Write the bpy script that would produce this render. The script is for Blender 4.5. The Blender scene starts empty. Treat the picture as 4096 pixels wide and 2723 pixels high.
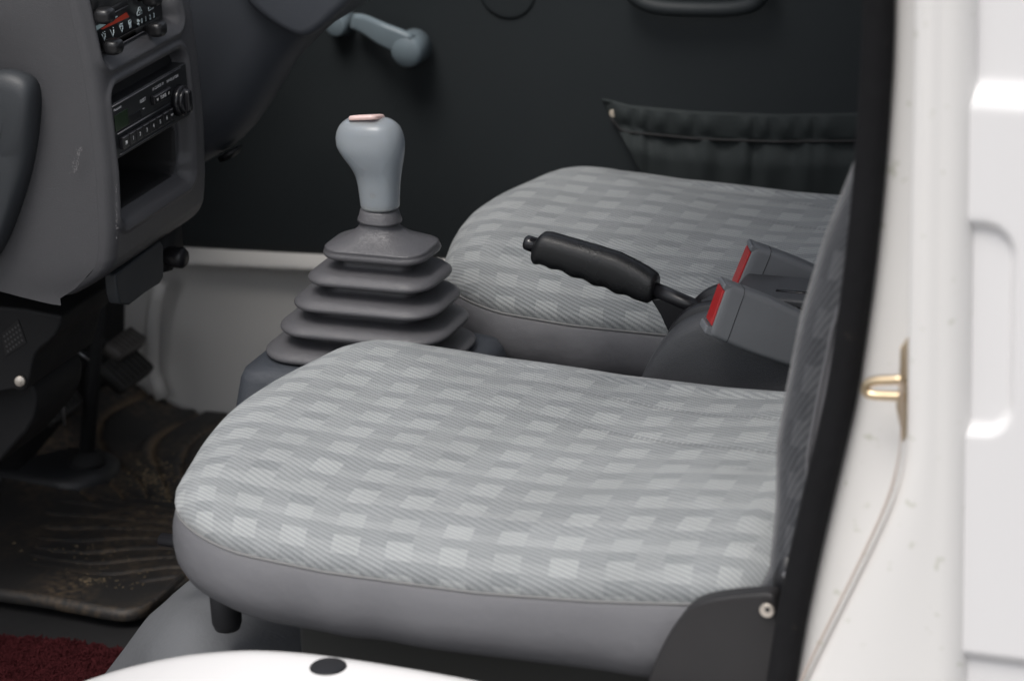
import bpy, bmesh, math, random
from mathutils import Vector, Matrix, noise
random.seed(7)
S = bpy.context.scene
COL = S.collection
R_ = math.radians

# ------------------------------------------------------------------ camera, light, exposure
YAW, PITCH, ROLL, FPX, DIST = R_(22), R_(20.5), R_(2.5), 12000.0, 2.6
Fv = Vector((-math.sin(YAW)*math.cos(PITCH), math.cos(YAW)*math.cos(PITCH), -math.sin(PITCH)))
R0 = Fv.cross(Vector((0, 0, 1))).normalized(); U0 = R0.cross(Fv)
Rv = R0*math.cos(ROLL) - U0*math.sin(ROLL); Uv = R0*math.sin(ROLL) + U0*math.cos(ROLL)
def ray(u, v): return (Fv*FPX + Rv*(u-2048) - Uv*(v-1361.5)).normalized()
CAM = Vector((0, 0, .55)) - ray(1480, 650)*DIST
def P(u, v, ax, val):
    d = ray(u, v); i = 'xyz'.index(ax)
    return CAM + d*((val-CAM[i])/d[i])
cd = bpy.data.cameras.new('camera'); cam = bpy.data.objects.new('camera', cd); COL.objects.link(cam)
cam.matrix_world = Matrix(((Rv.x, Uv.x, -Fv.x, CAM.x), (Rv.y, Uv.y, -Fv.y, CAM.y), (Rv.z, Uv.z, -Fv.z, CAM.z), (0, 0, 0, 1)))
cd.sensor_width = 36; cd.lens = 36*FPX/4096; cd.clip_start = .05; cd.clip_end = 300
cd.dof.use_dof = True; cd.dof.focus_distance = 2.54; cd.dof.aperture_fstop = 7.0
S.camera = cam
W = bpy.data.worlds.new('World'); S.world = W; W.use_nodes = True
nt = W.node_tree; bg = nt.nodes['Background']
sky = nt.nodes.new('ShaderNodeTexSky'); sky.sky_type = 'NISHITA'; sky.sun_disc = False
SUN_EL, SUN_AZ = 63, 186        # azimuth of the sun measured clockwise from +Y
sky.sun_elevation = R_(SUN_EL); sky.sun_rotation = R_(SUN_AZ); sky.dust_density = 4; sky.air_density = 1.0
hs = nt.nodes.new('ShaderNodeHueSaturation'); hs.inputs['Saturation'].default_value = .38
nt.links.new(sky.outputs[0], hs.inputs['Color']); nt.links.new(hs.outputs[0], bg.inputs[0])
bg.inputs[1].default_value = .15
sl = bpy.data.lights.new('sun', 'SUN'); sl.energy = 1.5; sl.angle = R_(25); sl.color = (1, .965, .92)
so = bpy.data.objects.new('sun', sl); COL.objects.link(so)
a, e = R_(SUN_AZ), R_(SUN_EL)
so.rotation_euler = (-Vector((math.sin(a)*math.cos(e), math.cos(a)*math.cos(e), math.sin(e)))).to_track_quat('-Z', 'Y').to_euler()
S.view_settings.view_transform = 'Standard'; S.view_settings.look = 'None'
S.view_settings.gamma = 1; S.view_settings.use_curve_mapping = False
S.view_settings.exposure = 0.22
S.cycles.max_bounces = 8

# ------------------------------------------------------------------ materials
def mat(name, col, rough=.5, bump=None, spec=.5, metal=0, var=0, varscale=8, sss=0, grain=None, spots=None, coat=0, wear=None):
    m = bpy.data.materials.new(name); m.use_nodes = True; n = m.node_tree; b = n.nodes['Principled BSDF']
    b.inputs['Base Color'].default_value = (*col, 1); b.inputs['Roughness'].default_value = rough
    b.inputs['Specular IOR Level'].default_value = spec; b.inputs['Metallic'].default_value = metal
    b.inputs['Coat Weight'].default_value = coat; b.inputs['Coat Roughness'].default_value = .15
    tc = n.nodes.new('ShaderNodeTexCoord'); out = tc.outputs['Object']
    def noi(s, d=4):
        t = n.nodes.new('ShaderNodeTexNoise'); t.inputs['Scale'].default_value = s; t.inputs['Detail'].default_value = d
        n.links.new(out, t.inputs['Vector']); return t
    cur = None
    if var:
        t = noi(varscale, 6); mx = n.nodes.new('ShaderNodeMix'); mx.data_type = 'RGBA'
        mx.inputs[6].default_value = (*[c*(1-var) for c in col], 1); mx.inputs[7].default_value = (*[min(1, c*(1+var)) for c in col], 1)
        n.links.new(t.outputs['Fac'], mx.inputs[0]); cur = mx.outputs[2]
        t2 = noi(varscale*3.3, 5); mr = n.nodes.new('ShaderNodeMapRange'); mr.inputs[3].default_value = rough*.82; mr.inputs[4].default_value = min(1, rough*1.2)
        n.links.new(t2.outputs['Fac'], mr.inputs[0]); n.links.new(mr.outputs[0], b.inputs['Roughness'])
    if spots:      # (colour, scale, threshold, strength)
        t = noi(spots[1], 3); cr = n.nodes.new('ShaderNodeValToRGB'); cr.color_ramp.elements[0].position = spots[2]; cr.color_ramp.elements[1].position = min(1, spots[2]+.06)
        n.links.new(t.outputs['Fac'], cr.inputs[0])
        mm = n.nodes.new('ShaderNodeMath'); mm.operation = 'MULTIPLY'; mm.inputs[1].default_value = spots[3]; n.links.new(cr.outputs[0], mm.inputs[0])
        mx = n.nodes.new('ShaderNodeMix'); mx.data_type = 'RGBA'; n.links.new(mm.outputs[0], mx.inputs[0])
        if cur: n.links.new(cur, mx.inputs[6])
        else: mx.inputs[6].default_value = (*col, 1)
        mx.inputs[7].default_value = (*spots[0], 1); cur = mx.outputs[2]
    if cur: n.links.new(cur, b.inputs['Base Color'])
    if sss:
        b.inputs['Subsurface Weight'].default_value = sss; b.inputs['Subsurface Scale'].default_value = .01
        b.inputs['Subsurface Radius'].default_value = (1, .9, .8)
    last = None
    if bump:       # (scale, distance)
        t = noi(bump[0], 3); bp = n.nodes.new('ShaderNodeBump'); bp.inputs['Strength'].default_value = .6; bp.inputs['Distance'].default_value = bump[1]
        n.links.new(t.outputs['Fac'], bp.inputs['Height']); last = bp
    if grain:      # leather pebbles
        v = n.nodes.new('ShaderNodeTexVoronoi'); v.inputs['Scale'].default_value = grain[0]; v.feature = 'DISTANCE_TO_EDGE'
        dn = noi(grain[0]*.6, 2); va = n.nodes.new('ShaderNodeVectorMath'); va.operation = 'MULTIPLY_ADD'
        va.inputs[1].default_value = (2.5/grain[0],)*3; n.links.new(dn.outputs['Color'], va.inputs[0]); n.links.new(out, va.inputs[2]); n.links.new(va.outputs[0], v.inputs['Vector'])
        cr = n.nodes.new('ShaderNodeMapRange'); cr.inputs[2].default_value = .18; n.links.new(v.outputs['Distance'], cr.inputs[0])
        bp = n.nodes.new('ShaderNodeBump'); bp.inputs['Strength'].default_value = .8; bp.inputs['Distance'].default_value = grain[1]
        n.links.new(cr.outputs[0], bp.inputs['Height'])
        if last: n.links.new(last.outputs[0], bp.inputs['Normal'])
        last = bp
    if last: n.links.new(last.outputs[0], b.inputs['Normal'])
    return m

GROOVE = .30
def fabric_mat(name, uvname='UVMap', cols=None):
    """woven upholstery: four tones of small blocks crossed by twill ribs, laid out in metres of cloth (UV)"""
    m = bpy.data.materials.new(name); m.use_nodes = True; n = m.node_tree; b = n.nodes['Principled BSDF']; L = n.links.new
    b.inputs['Roughness'].default_value = .92; b.inputs['Specular IOR Level'].default_value = .15
    b.inputs['Sheen Weight'].default_value = .25; b.inputs['Sheen Roughness'].default_value = .4
    uv = n.nodes.new('ShaderNodeUVMap'); uv.uv_map = uvname
    wn = n.nodes.new('ShaderNodeTexNoise'); wn.inputs['Scale'].default_value = 9; wn.inputs['Detail'].default_value = 1; L(uv.outputs[0], wn.inputs['Vector'])
    wa = n.nodes.new('ShaderNodeVectorMath'); wa.operation = 'MULTIPLY_ADD'; wa.inputs[1].default_value = (.008, .008, 0); L(wn.outputs['Color'], wa.inputs[0]); L(uv.outputs[0], wa.inputs[2])
    sp = n.nodes.new('ShaderNodeSeparateXYZ'); L(wa.outputs[0], sp.inputs[0])
    def M(op, a, b_=None, c=None):
        q = n.nodes.new('ShaderNodeMath'); q.operation = op
        for i, x in enumerate((a, b_, c)):
            if x is None: continue
            if isinstance(x, (int, float)): q.inputs[i].default_value = x
            else: L(x, q.inputs[i])
        return q.outputs[0]
    CU, CV = .0215, .0325       # width of a block, height of a repeat
    v0 = M('DIVIDE', sp.outputs[1], CV); j0 = M('FLOOR', v0)
    u = M('ADD', M('DIVIDE', sp.outputs[0], CU), M('MULTIPLY', v0, 0)); i = M('FLOOR', M('ADD', u, M('MULTIPLY', j0, .06)))
    im = M('MODULO', M('ADD', i, 400), 2)
    vv = M('ADD', v0, M('MULTIPLY', M('SUBTRACT', 1, im), .60)); j = M('FLOOR', vv); fv = M('FRACT', vv)
    cell = n.nodes.new('ShaderNodeCombineXYZ'); L(i, cell.inputs[0]); L(j, cell.inputs[1])
    wh = n.nodes.new('ShaderNodeTexWhiteNoise'); wh.noise_dimensions = '2D'; L(cell.outputs[0], wh.inputs['Vector'])
    # light block over a darker strip; between them mid blocks under a paler strip
    ta = M('MULTIPLY', im, M('SUBTRACT', .34, M('MULTIPLY', M('LESS_THAN', fv, .38), .22)))
    tb = M('MULTIPLY', M('SUBTRACT', 1, im), M('ADD', .165, M('MULTIPLY', M('LESS_THAN', fv, .34), .10)))
    tone = M('ADD', M('ADD', ta, tb), M('MULTIPLY', wh.outputs['Value'], .07))
    # twill ribs, broken by a fine zig-zag weave
    fine = n.nodes.new('ShaderNodeTexNoise'); fine.inputs['Scale'].default_value = 900; fine.inputs['Detail'].default_value = 2; L(uv.outputs[0], fine.inputs['Vector'])
    zig = M('MULTIPLY', M('PINGPONG', M('MULTIPLY', sp.outputs[0], 420), .5), .35)
    ph = M('ADD', M('ADD', M('MULTIPLY', sp.outputs[1], 205), M('MULTIPLY', sp.outputs[0], 96)), zig)
    ph = M('ADD', ph, M('MULTIPLY', fine.outputs['Fac'], .5))
    rib = M('SMOOTH_MIN', M('PINGPONG', ph, .5), .36, .1)
    ribn = M('MULTIPLY', rib, 2.7)
    hb = M('MULTIPLY', M('SUBTRACT', ribn, .55), M('ADD', .27, M('MULTIPLY', tone, .24)))
    tot = M('ADD', M('ADD', tone, hb), M('MULTIPLY', M('SUBTRACT', fine.outputs['Fac'], .5), .25))
    cr = n.nodes.new('ShaderNodeValToRGB'); cr.color_ramp.elements[0].position = 0; cr.color_ramp.elements[0].color = cols[0] if cols else FAB0
    cr.color_ramp.elements[1].position = 1; cr.color_ramp.elements[1].color = cols[1] if cols else FAB1
    L(tot, cr.inputs[0])
    # faint stains / nap direction
    st = n.nodes.new('ShaderNodeTexNoise'); st.inputs['Scale'].default_value = 11; st.inputs['Detail'].default_value = 3; L(uv.outputs[0], st.inputs['Vector'])
    gl = None
    su = n.nodes.new('ShaderNodeSeparateXYZ'); L(uv.outputs[0], su.inputs[0])
    for gy, gu, gx, gs in ((.118, .148, .10, -.224), (.055, .173, .14, -.243), (-.030, .369, .33, -.22), (-.158, .405, .36, -.21)):
        q = M('DIVIDE', M('SUBTRACT', M('SUBTRACT', su.outputs[1], M('MULTIPLY', M('SUBTRACT', su.outputs[0], gu), gs)), M('ADD', M('MULTIPLY', M('SINE', M('MULTIPLY', su.outputs[0], 30)), .0015), gy)), .0030)
        ln = M('MULTIPLY', M('EXPONENT', M('MULTIPLY', M('MULTIPLY', q, q), -1)), n.nodes.new('ShaderNodeClamp').outputs[0])
        cl = ln.node.inputs[1].links[0].from_node; L(M('MULTIPLY', M('SUBTRACT', su.outputs[0], gx), 5.0), cl.inputs[0])
        gl = ln if gl is None else M('ADD', gl, ln)
    mx = n.nodes.new('ShaderNodeMix'); mx.data_type = 'RGBA'; mx.blend_type = 'MULTIPLY'; mx.inputs[0].default_value = .35
    dash_ = M('GREATER_THAN', M('FRACT', M('MULTIPLY', su.outputs[0], 210)), .3)
    dk = n.nodes.new('ShaderNodeMix'); dk.data_type = 'RGBA'; L(M('MULTIPLY', M('MULTIPLY', gl, dash_), .38), dk.inputs[0]); L(cr.outputs[0], dk.inputs[6]); dk.inputs[7].default_value = (.10, .105, .115, 1)
    L(dk.outputs[2], mx.inputs[6]); g = n.nodes.new('ShaderNodeValToRGB'); g.color_ramp.elements[0].position = .3; g.color_ramp.elements[1].position = .7; g.color_ramp.elements[0].color = (.62, .63, .62, 1); g.color_ramp.elements[1].color = (1, 1, 1, 1)
    L(st.outputs['Fac'], g.inputs[0]); L(g.outputs[0], mx.inputs[7]); L(mx.outputs[2], b.inputs['Base Color'])
    bp = n.nodes.new('ShaderNodeBump'); bp.inputs['Strength'].default_value = .55; bp.inputs['Distance'].default_value = .0007
    L(M('ADD', ribn, M('MULTIPLY', fine.outputs['Fac'], .8)), bp.inputs['Height'])
    b2 = n.nodes.new('ShaderNodeBump'); b2.inputs['Strength'].default_value = .5; b2.inputs['Distance'].default_value = .004
    L(M('SUBTRACT', st.outputs['Fac'], M('MULTIPLY', gl, GROOVE)), b2.inputs['Height']); L(bp.outputs[0], b2.inputs['Normal']); L(b2.outputs[0], b.inputs['Normal'])
    return m
FAB_SHADE = ((.032, .034, .040, 1), (.17, .174, .184, 1))  # seat cloth tones darkened, shade painted into the backrests
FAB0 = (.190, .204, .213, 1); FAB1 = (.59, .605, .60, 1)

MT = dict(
    fabric=fabric_mat('woven_fabric'), fabric_shaded=fabric_mat('woven_fabric_shaded', cols=FAB_SHADE),
    vinyl=mat('grey_vinyl', (.128, .128, .137), .5, bump=(24, .004), var=.06, grain=(900, .00012)),
    piping=mat('piping_cord', (.19, .19, .19), .8),
    thread=mat('stitch_thread', (.25, .26, .27), .8),
    hinge=mat('black_plastic_plate', (.014, .013, .014), .55, var=.1, bump=(500, .0003)),
    boot=mat('boot_rubber', (.098, .097, .104), .30, grain=(560, .00016), var=.06, varscale=20),
    housing=mat('housing_plastic', (.046, .052, .063), .45, grain=(700, .0002), var=.06),
    dash=mat('dash_plastic', (.066, .066, .071), .36, bump=(900, .0003), var=.07, varscale=6, grain=(800, .0001)),
    dashside=mat('glovebox_plastic', (.034, .038, .043), .5, bump=(900, .0003), var=.06),
    column=mat('column_plastic', (.058, .064, .076), .5, bump=(600, .0003), var=.08),
    blk=mat('black_plastic', (.012, .012, .014), .38, var=.1, varscale=30),
    blkmatte=mat('black_matte', (.009, .009, .010), .7, var=.2),
    gloss=mat('black_gloss', (.010, .010, .012), .2),
    panel=mat('control_panel_black', (.018, .019, .021), .35),
    knobrub=mat('slider_rubber', (.012, .012, .013), .33, bump=(400, .0003)),
    ink=mat('panel_ink', (.62, .72, .74), .6), inkdim=mat('radio_ink', (.62, .62, .63), .6),
    red=mat('panel_red', (.50, .050, .022), .5), ice=mat('panel_pale_blue', (.46, .60, .60), .5),
    lcd=mat('display_green', (.018, .034, .016), .15), edge=mat('radio_edge', (.10, .10, .11), .3),
    doorp=mat('door_panel_vinyl', (.0145, .0190, .0215), .62, bump=(700, .0003), var=.08, varscale=4),
    pocket=mat('pocket_vinyl', (.021, .027, .028), .85, bump=(300, .0004), var=.1),
    crank=mat('crank_plastic', (.155, .195, .22), .45, var=.05),
    snap=mat('snap_button', (.50, .44, .36), .4),
    white=mat('white_paint', (.80, .79, .785), .32, coat=.25, var=.015, varscale=3),
    whited=mat('white_paint_dirty', (.76, .745, .725), .4, coat=.15, var=.035, varscale=5, spots=((.40, .41, .30), 95, .66, .45)),
    whitep=mat('white_paint_panel', (.77, .76, .76), .32, coat=.2, var=.015, varscale=3),
    kick=mat('kick_paint', (.68, .665, .64), .5, var=.05, varscale=6),
    sealer=mat('seam_sealer', (.56, .47, .41), .7, var=.15),
    weather=mat('weatherstrip_rubber', (.006, .006, .007), .8, spec=.2, bump=(90, .0016), var=.25, varscale=30, spots=((.03, .026, .022), 110, .70, .4)),
    zinc=mat('yellow_zinc', (.68, .54, .36), .3, metal=1, var=.25, varscale=60),
    screw=mat('screw_steel', (.55, .50, .44), .35, metal=.6, var=.2, varscale=200),
    grip=mat('brake_grip_plastic', (.011, .0115, .0125), .27, grain=(750, .00009), var=.1),
    lever=mat('lever_paint', (.012, .012, .014), .3, var=.1),
    cover=mat('console_cover_plastic', (.056, .058, .063), .42, grain=(480, .00012), var=.05),
    buckle=mat('buckle_plastic', (.165, .173, .185), .42, var=.09, varscale=22, bump=(350, .0002), spots=((.26, .27, .28), 85, .72, .4)),
    buckled=mat('buckle_plastic_worn', (.165, .173, .185), .42, var=.12, varscale=30, bump=(350, .0002), spots=((.30, .31, .32), 70, .68, .5)),
    redbtn=mat('buckle_red', (.42, .020, .022), .35, var=.12, varscale=40),
    pink=mat('knob_cap_pink', (.74, .53, .50), .35, sss=.4),
    wheelh=mat('wheelhouse_vinyl', (.125, .13, .138), .5, bump=(240, .0008), var=.12, varscale=9),
    rubber=mat('bumper_rubber', (.016, .016, .018), .6),
    foot=mat('footwell_black', (.010, .010, .011), .75, var=.2),
    steel=mat('plain_steel', (.35, .35, .36), .3, metal=.8),
    pedal=mat('pedal_rubber', (.035, .034, .032), .7, bump=(200, .0008), var=.3, varscale=40),
    under=mat('grey_bracket_paint', (.06, .06, .055), .6, var=.1),
    ground=mat('asphalt', (.16, .155, .15), .9, bump=(60, .004), var=.2),
    headliner=mat('headliner', (.30, .30, .29), .9),
    scuff=mat('scuff_pale', (.17, .165, .17), .8),
)

# ------------------------------------------------------------------ object helpers
def prop(o, label=None, cat=None, group=None, kind=None):
    for k, v in (('label', label), ('category', cat), ('group', group), ('kind', kind)):
        if v: o[k] = v
    return o
def thing(name, loc, label, cat, group=None):
    o = bpy.data.objects.new(name, None); COL.objects.link(o); o.location = loc; o.empty_display_size = .05
    return prop(o, label, cat, group)
def wloc(o):
    l = Vector((0, 0, 0))
    while o: l += o.location; o = o.parent
    return l
def mesh(name, verts, faces, m, parent=None, smooth=True, uvs=None, bevel=0, sub=0, seg=3, auto=None, solid=0, origin=None):
    off = wloc(parent) if parent else Vector((0, 0, 0))
    loc = Vector((0, 0, 0))
    if parent is None:
        vs = [Vector(v) for v in verts]
        loc = Vector(((min(v.x for v in vs)+max(v.x for v in vs))/2, (min(v.y for v in vs)+max(v.y for v in vs))/2, min(v.z for v in vs)))
    me = bpy.data.meshes.new(name); me.from_pydata([Vector(v)-off-loc for v in verts], [], faces)
    if uvs:
        ul = me.uv_layers.new(name='UVMap')
        for lp in me.loops: ul.data[lp.index].uv = uvs[lp.vertex_index]
    bm = bmesh.new(); bm.from_mesh(me); bmesh.ops.recalc_face_normals(bm, faces=bm.faces); bm.to_mesh(me); bm.free()
    me.materials.append(MT[m] if isinstance(m, str) else m)
    for p in me.polygons: p.use_smooth = smooth
    o = bpy.data.objects.new(name, me); COL.objects.link(o); o.parent = parent; o.location = loc
    if solid:
        md = o.modifiers.new('s', 'SOLIDIFY'); md.thickness = solid; md.offset = 0
    if bevel:
        md = o.modifiers.new('b', 'BEVEL'); md.width = bevel; md.segments = seg; md.limit_method = 'ANGLE'; md.angle_limit = R_(35); md.harden_normals = smooth
    if sub:
        md = o.modifiers.new('u', 'SUBSURF'); md.levels = sub; md.render_levels = sub
    return o
def loft(rings, cap=True):
    n = len(rings[0]); v = [p for r in rings for p in r]; f = []
    for k in range(len(rings)-1):
        for i in range(n):
            f.append((k*n+i, k*n+(i+1) % n, (k+1)*n+(i+1) % n, (k+1)*n+i))
    if cap:
        f.append(tuple(range(n))[::-1]); f.append(tuple((len(rings)-1)*n+i for i in range(n)))
    return v, f
def box(x0, x1, y0, y1, z0, z1):
    v = [(x, y, z) for x in (x0, x1) for y in (y0, y1) for z in (z0, z1)]
    return v, [(0, 1, 3, 2), (4, 6, 7, 5), (0, 4, 5, 1), (2, 3, 7, 6), (0, 2, 6, 4), (1, 5, 7, 3)]
def prism(poly, y0, y1):      # poly in xz, extruded in y
    return loft([[(x, y0, z) for x, z in poly], [(x, y1, z) for x, z in poly]])
def pxpoly(pts, y): return [(q.x, q.z) for q in (P(u, v, 'y', y) for u, v in pts)]
def smoothpoly(pts, k=2, closed=True):
    for _ in range(k):
        o = []; n = len(pts)
        for i in range(n if closed else n-1):
            a, b = Vector(pts[i]), Vector(pts[(i+1) % n]); o += [a*.75+b*.25, a*.25+b*.75]
        if not closed: o = [Vector(pts[0])]+o[1:-1]+[Vector(pts[-1])]
        pts = o
    return [tuple(p) for p in pts]
def tube(pts, rad, n=12, cap=True, closed=False, flat=(1, 1)):
    pts = [Vector(p) for p in pts]; rings = []; N = len(pts)
    rr = rad if isinstance(rad, (list, tuple)) else [rad]*N
    up = None
    for k in range(N):
        a = pts[(k-1) % N] if (closed or k) else pts[0]; b = pts[(k+1) % N] if (closed or k < N-1) else pts[-1]
        t = (b-a).normalized()
        if up is None: up = Vector((0, 0, 1)) if abs(t.z) < .9 else Vector((0, 1, 0))
        s = t.cross(up).normalized(); up = s.cross(t).normalized()
        rings.append([tuple(pts[k]+s*math.cos(2*math.pi*i/n)*rr[k]*flat[0]+up*math.sin(2*math.pi*i/n)*rr[k]*flat[1]) for i in range(n)])
    if closed: return loft(rings+[rings[0]], False)
    return loft(rings, cap)
def join(*vf):
    V, F = [], []
    for v, f in vf:
        o = len(V); V += [tuple(p) for p in v]; F += [tuple(i+o for i in q) for q in f]
    return V, F
def disc(c, axis, r, h, n=24, r2=None, dome=0):
    c = Vector(c); ax = Vector(axis).normalized(); s = ax.orthogonal().normalized(); t = ax.cross(s)
    r2 = r if r2 is None else r2
    prof = [(r, 0), (r2, h*.8), (r2*.93, h*.96), (r2*.8, h)]
    if dome: prof += [(r2*.5, h+dome*.7), (r2*.2, h+dome)]
    return loft([[tuple(c+ax*z+s*math.cos(2*math.pi*i/n)*q+t*math.sin(2*math.pi*i/n)*q) for i in range(n)] for q, z in prof])
def rrect(a, b, r, n=6):      # rounded rectangle, half sizes a,b
    o = []
    for cx, cy, a0 in ((a-r, b-r, 0), (-a+r, b-r, 90), (-a+r, -b+r, 180), (a-r, -b+r, 270)):
        for k in range(n+1):
            t = R_(a0+90*k/n); o.append((cx+r*math.cos(t), cy+r*math.sin(t)))
    return o
def lerp(a, b, t): return a+(b-a)*t
def sstep(t): t = max(0, min(1, t)); return t*t*(3-2*t)
def interp(xs, ys, x):
    if x <= xs[0]: return ys[0]
    for i in range(len(xs)-1):
        if x <= xs[i+1]: return lerp(ys[i], ys[i+1], (x-xs[i])/(xs[i+1]-xs[i]))
    return ys[-1]

# ------------------------------------------------------------------ ground and cab floor
mesh('ground', [(-30, -30, -.55), (30, -30, -.55), (30, 30, -.55), (-30, 30, -.55)], [(0, 1, 2, 3)], 'ground')['kind'] = 'structure'
v, f = box(-1.0, .62, -.46, .62, .0, .044)
mesh('floor', v, f, 'foot')['kind'] = 'structure'

# ------------------------------------------------------------------ truck body (white shell round the cab)
body = thing('truck_body', (0, -.5, .0), 'white truck body with curved sill and rear pillar framing the grey cab', 'truck')
# near sill: hump over the front wheel, with a black plug
sx = [-.30, -.12, -.034, .03, .089, .13, .17, .24, .307, .40, .55]
sz = [.13, .248, .294, .321, .337, .343, .3445, .3435, .340, .328, .30]
V, Fc = [], []
NX, NY = 90, 26
for i in range(NX+1):
    x = lerp(-.30, .55, i/NX)
    zt = sum(interp(sx, sz, x+d) for d in (-.03, -.015, 0, .015, .03))/5
    for j in range(NY+1):
        t = j/NY; y = -.485-.17*min(1, t*1.25)
        roll = 0
        if t < .1: z = zt-.0016-.03*(1-t/.1)**2*.6
        elif t < .78: z = zt-.0016-.010*((t-.1)/.68)**2
        else: z = zt-.0116-.24*((t-.78)/.22)**2
        V.append((x, y, z))
for i in range(NX):
    for j in range(NY):
        a_ = i*(NY+1)+j; Fc.append((a_, a_+1, a_+NY+2, a_+NY+1))
sill = mesh('sill', V, Fc, 'white', body)
v, f = box(-.30, .55, -.492, -.484, .02, .27); mesh('sill_flange', v, f, 'white', body, bevel=.002)
pc = P(1313, 2667, 'z', .342)
mesh('plug', *disc((pc.x, pc.y, .3385), (0, -.03, 1), .0135, .005, 32), 'blk', sill)
# B pillar: inner flange, jamb step, outer skin
yo, yi = -.535, -.497
left = [(3646, -2200), (3642, -1000), (3640, -150), (3636, 300), (3625, 700), (3618, 1100), (3614, 1500), (3612, 1780), (3590, 1900), (3560, 2000), (3500, 2135), (3420, 2300), (3330, 2480), (3260, 2620), (3195, 2760), (3120, 2900)]
left = [tuple(p) for p in smoothpoly(left, 2, False)]
L3 = [P(u, v, 'y', yo) for u, v in left]
V, Fc = [], []
xr = P(3752, 1300, 'y', yo).x
COLS = 14
for q in L3:
    row = [(q.x+.006, yi, q.z), (q.x+.0015, yo+.006, q.z), (q.x+.0025, yo+.002, q.z), (q.x+.006, yo, q.z)]
    for k in range(1, COLS+1):
        row.append((lerp(q.x+.006, xr, k/COLS), yo-.002*math.sin(math.pi*k/COLS), q.z))
    for k in range(1, 9):
        t = R_(90*k/8); rr = .018
        row.append((xr+rr*math.sin(t), yo+rr*(1-math.cos(t)), q.z))
    row.append((xr+.018, yo+.08, q.z))
    V += row
n = len(row)
for i in range(len(L3)-1):
    for j in range(n-1): Fc.append((i*n+j, i*n+j+1, (i+1)*n+j+1, (i+1)*n+j))
mesh('pillar', V, Fc, 'whited', body)
# sealer bead along the lower diagonal of the skin
bead = [P(u-8, v, 'y', yo-.0005) for u, v in left if 1500 < v < 2800]
mesh('sealer_bead', *tube([(p.x, p.y, p.z) for p in bead], [.0012+.0026*sstep((i-2)/9) for i in range(len(bead))], 8, flat=(.25, 1)), 'sealer', body)
# inner flange: pale jamb that carries the weatherstrip
strip_r = [(3600, -2200), (3600, -1000), (3597, -100), (3590, 200), (3570, 500), (3545, 800), (3512, 1100), (3476, 1350), (3446, 1550), (3400, 1750), (3352, 1950), (3310, 2130), (3268, 2320), (3232, 2500), (3197, 2723), (3170, 2900)]
sr = [P(u, v, 'y', -.482) for u, v in smoothpoly(strip_r, 1, False)]
V, Fc = [], []
for q in sr:
    V += [(q.x-.012, -.484, q.z), (q.x+.09, -.484, q.z+.0), (.70, -.484, q.z)]
for i in range(len(sr)-1):
    for j in range(2): Fc.append((i*3+j, i*3+j+1, i*3+j+4, i*3+j+3))
mesh('jamb', V, Fc, 'whited', body, solid=.003)
# weatherstrip: fat rubber bulb with a lip
c1 = [(q.x-.0105, -.490, q.z) for q in sr]
ws = mesh('weatherstrip', *tube(c1, .0105, 14, flat=(1, .8)), 'weather', body)
c2 = [(q.x-.0185, -.482, q.z) for q in sr]
mesh('weatherstrip_lip', *tube(c2, .0045, 10, flat=(1, 1)), 'weather', body)
# striker
st0 = thing('door_striker', P(3620, 1580, 'y', -.515), 'yellow zinc U-shaped door striker loop bolted to the white pillar', 'striker')
h = -.515
def at(u, v, y=h): q = P(u, v, 'y', y); return (q.x, q.y, q.z)
lp = [at(3625, 1517), at(3560, 1519), at(3500, 1521), at(3472, 1530), at(3460, 1550), at(3466, 1572), at(3492, 1580), at(3560, 1583), at(3625, 1585)]
lp = smoothpoly(lp, 2, False)
mesh('loop', *tube(lp, .0032, 12), 'zinc', st0)
pl = [(3612, 1372), (3621, 1374), (3622, 1500), (3620, 1600), (3620, 1760), (3612, 1700), (3594, 1610), (3606, 1530), (3608, 1500)]
mesh('plate', *prism(pxpoly(pl, -.515), -.522, -.5), 'zinc', st0, bevel=.0008, smooth=False)
# side panel of the load bed behind the cab
V, Fc = [], []
a0 = P(3790, -150, 'y', -.515); b0 = P(4250, 2900, 'y', -.515)
NX, NZ = 110, 300
ctr = [P(u, v, 'y', -.515) for u, v in ((3700, 850), (4072, 1735))]
rx0, rx1, rz0, rz1 = ctr[0].x, ctr[1].x, ctr[1].z, ctr[0].z
zl = P(3960, 310, 'y', -.515).z; zb = P(3960, 2622, 'y', -.515).z
for i in range(NX+1):
    x = lerp(xr+.012, xr+.15, i/NX)
    for k in range(NZ+1):
        z = lerp(.22, 1.2, k/NZ); y = -.515
        # recess with rounded corners
        cx, cz, hx, hz, r = (rx0+rx1)/2, (rz0+rz1)/2, (rx1-rx0)/2, (rz1-rz0)/2, .022
        dx, dz = abs(x-cx)-(hx-r), abs(z-cz)-(hz-r)
        sd = math.hypot(max(dx, 0), max(dz, 0))+min(max(dx, dz), 0)-r
        y += .006*sstep(-sd/.006)
        y -= .010*sstep((zl-z)/.018)            # panel steps outward below the swage line
        y -= .006*sstep((zb-z+.004)/.004)*-1
        V.append((x, y, z))
for i in range(NX):
    for k in range(NZ):
        a_ = i*(NZ+1)+k; Fc.append((a_, a_+1, a_+NZ+2, a_+NZ+1))
mesh('bed_side_panel', V, Fc, 'whitep', body)
# roof, rear wall: the shell that shades the cab
v, f = box(.10, .70, -.50, .62, 1.18, 1.21); mesh('roof', v, f, 'headliner', body, bevel=.008)
v, f = join(box(.64, .66, -.47, .62, .04, .74), box(.64, .66, .50, .62, .74, 1.18)); mesh('cab_rear_wall', v, f, 'kick', body)
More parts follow.
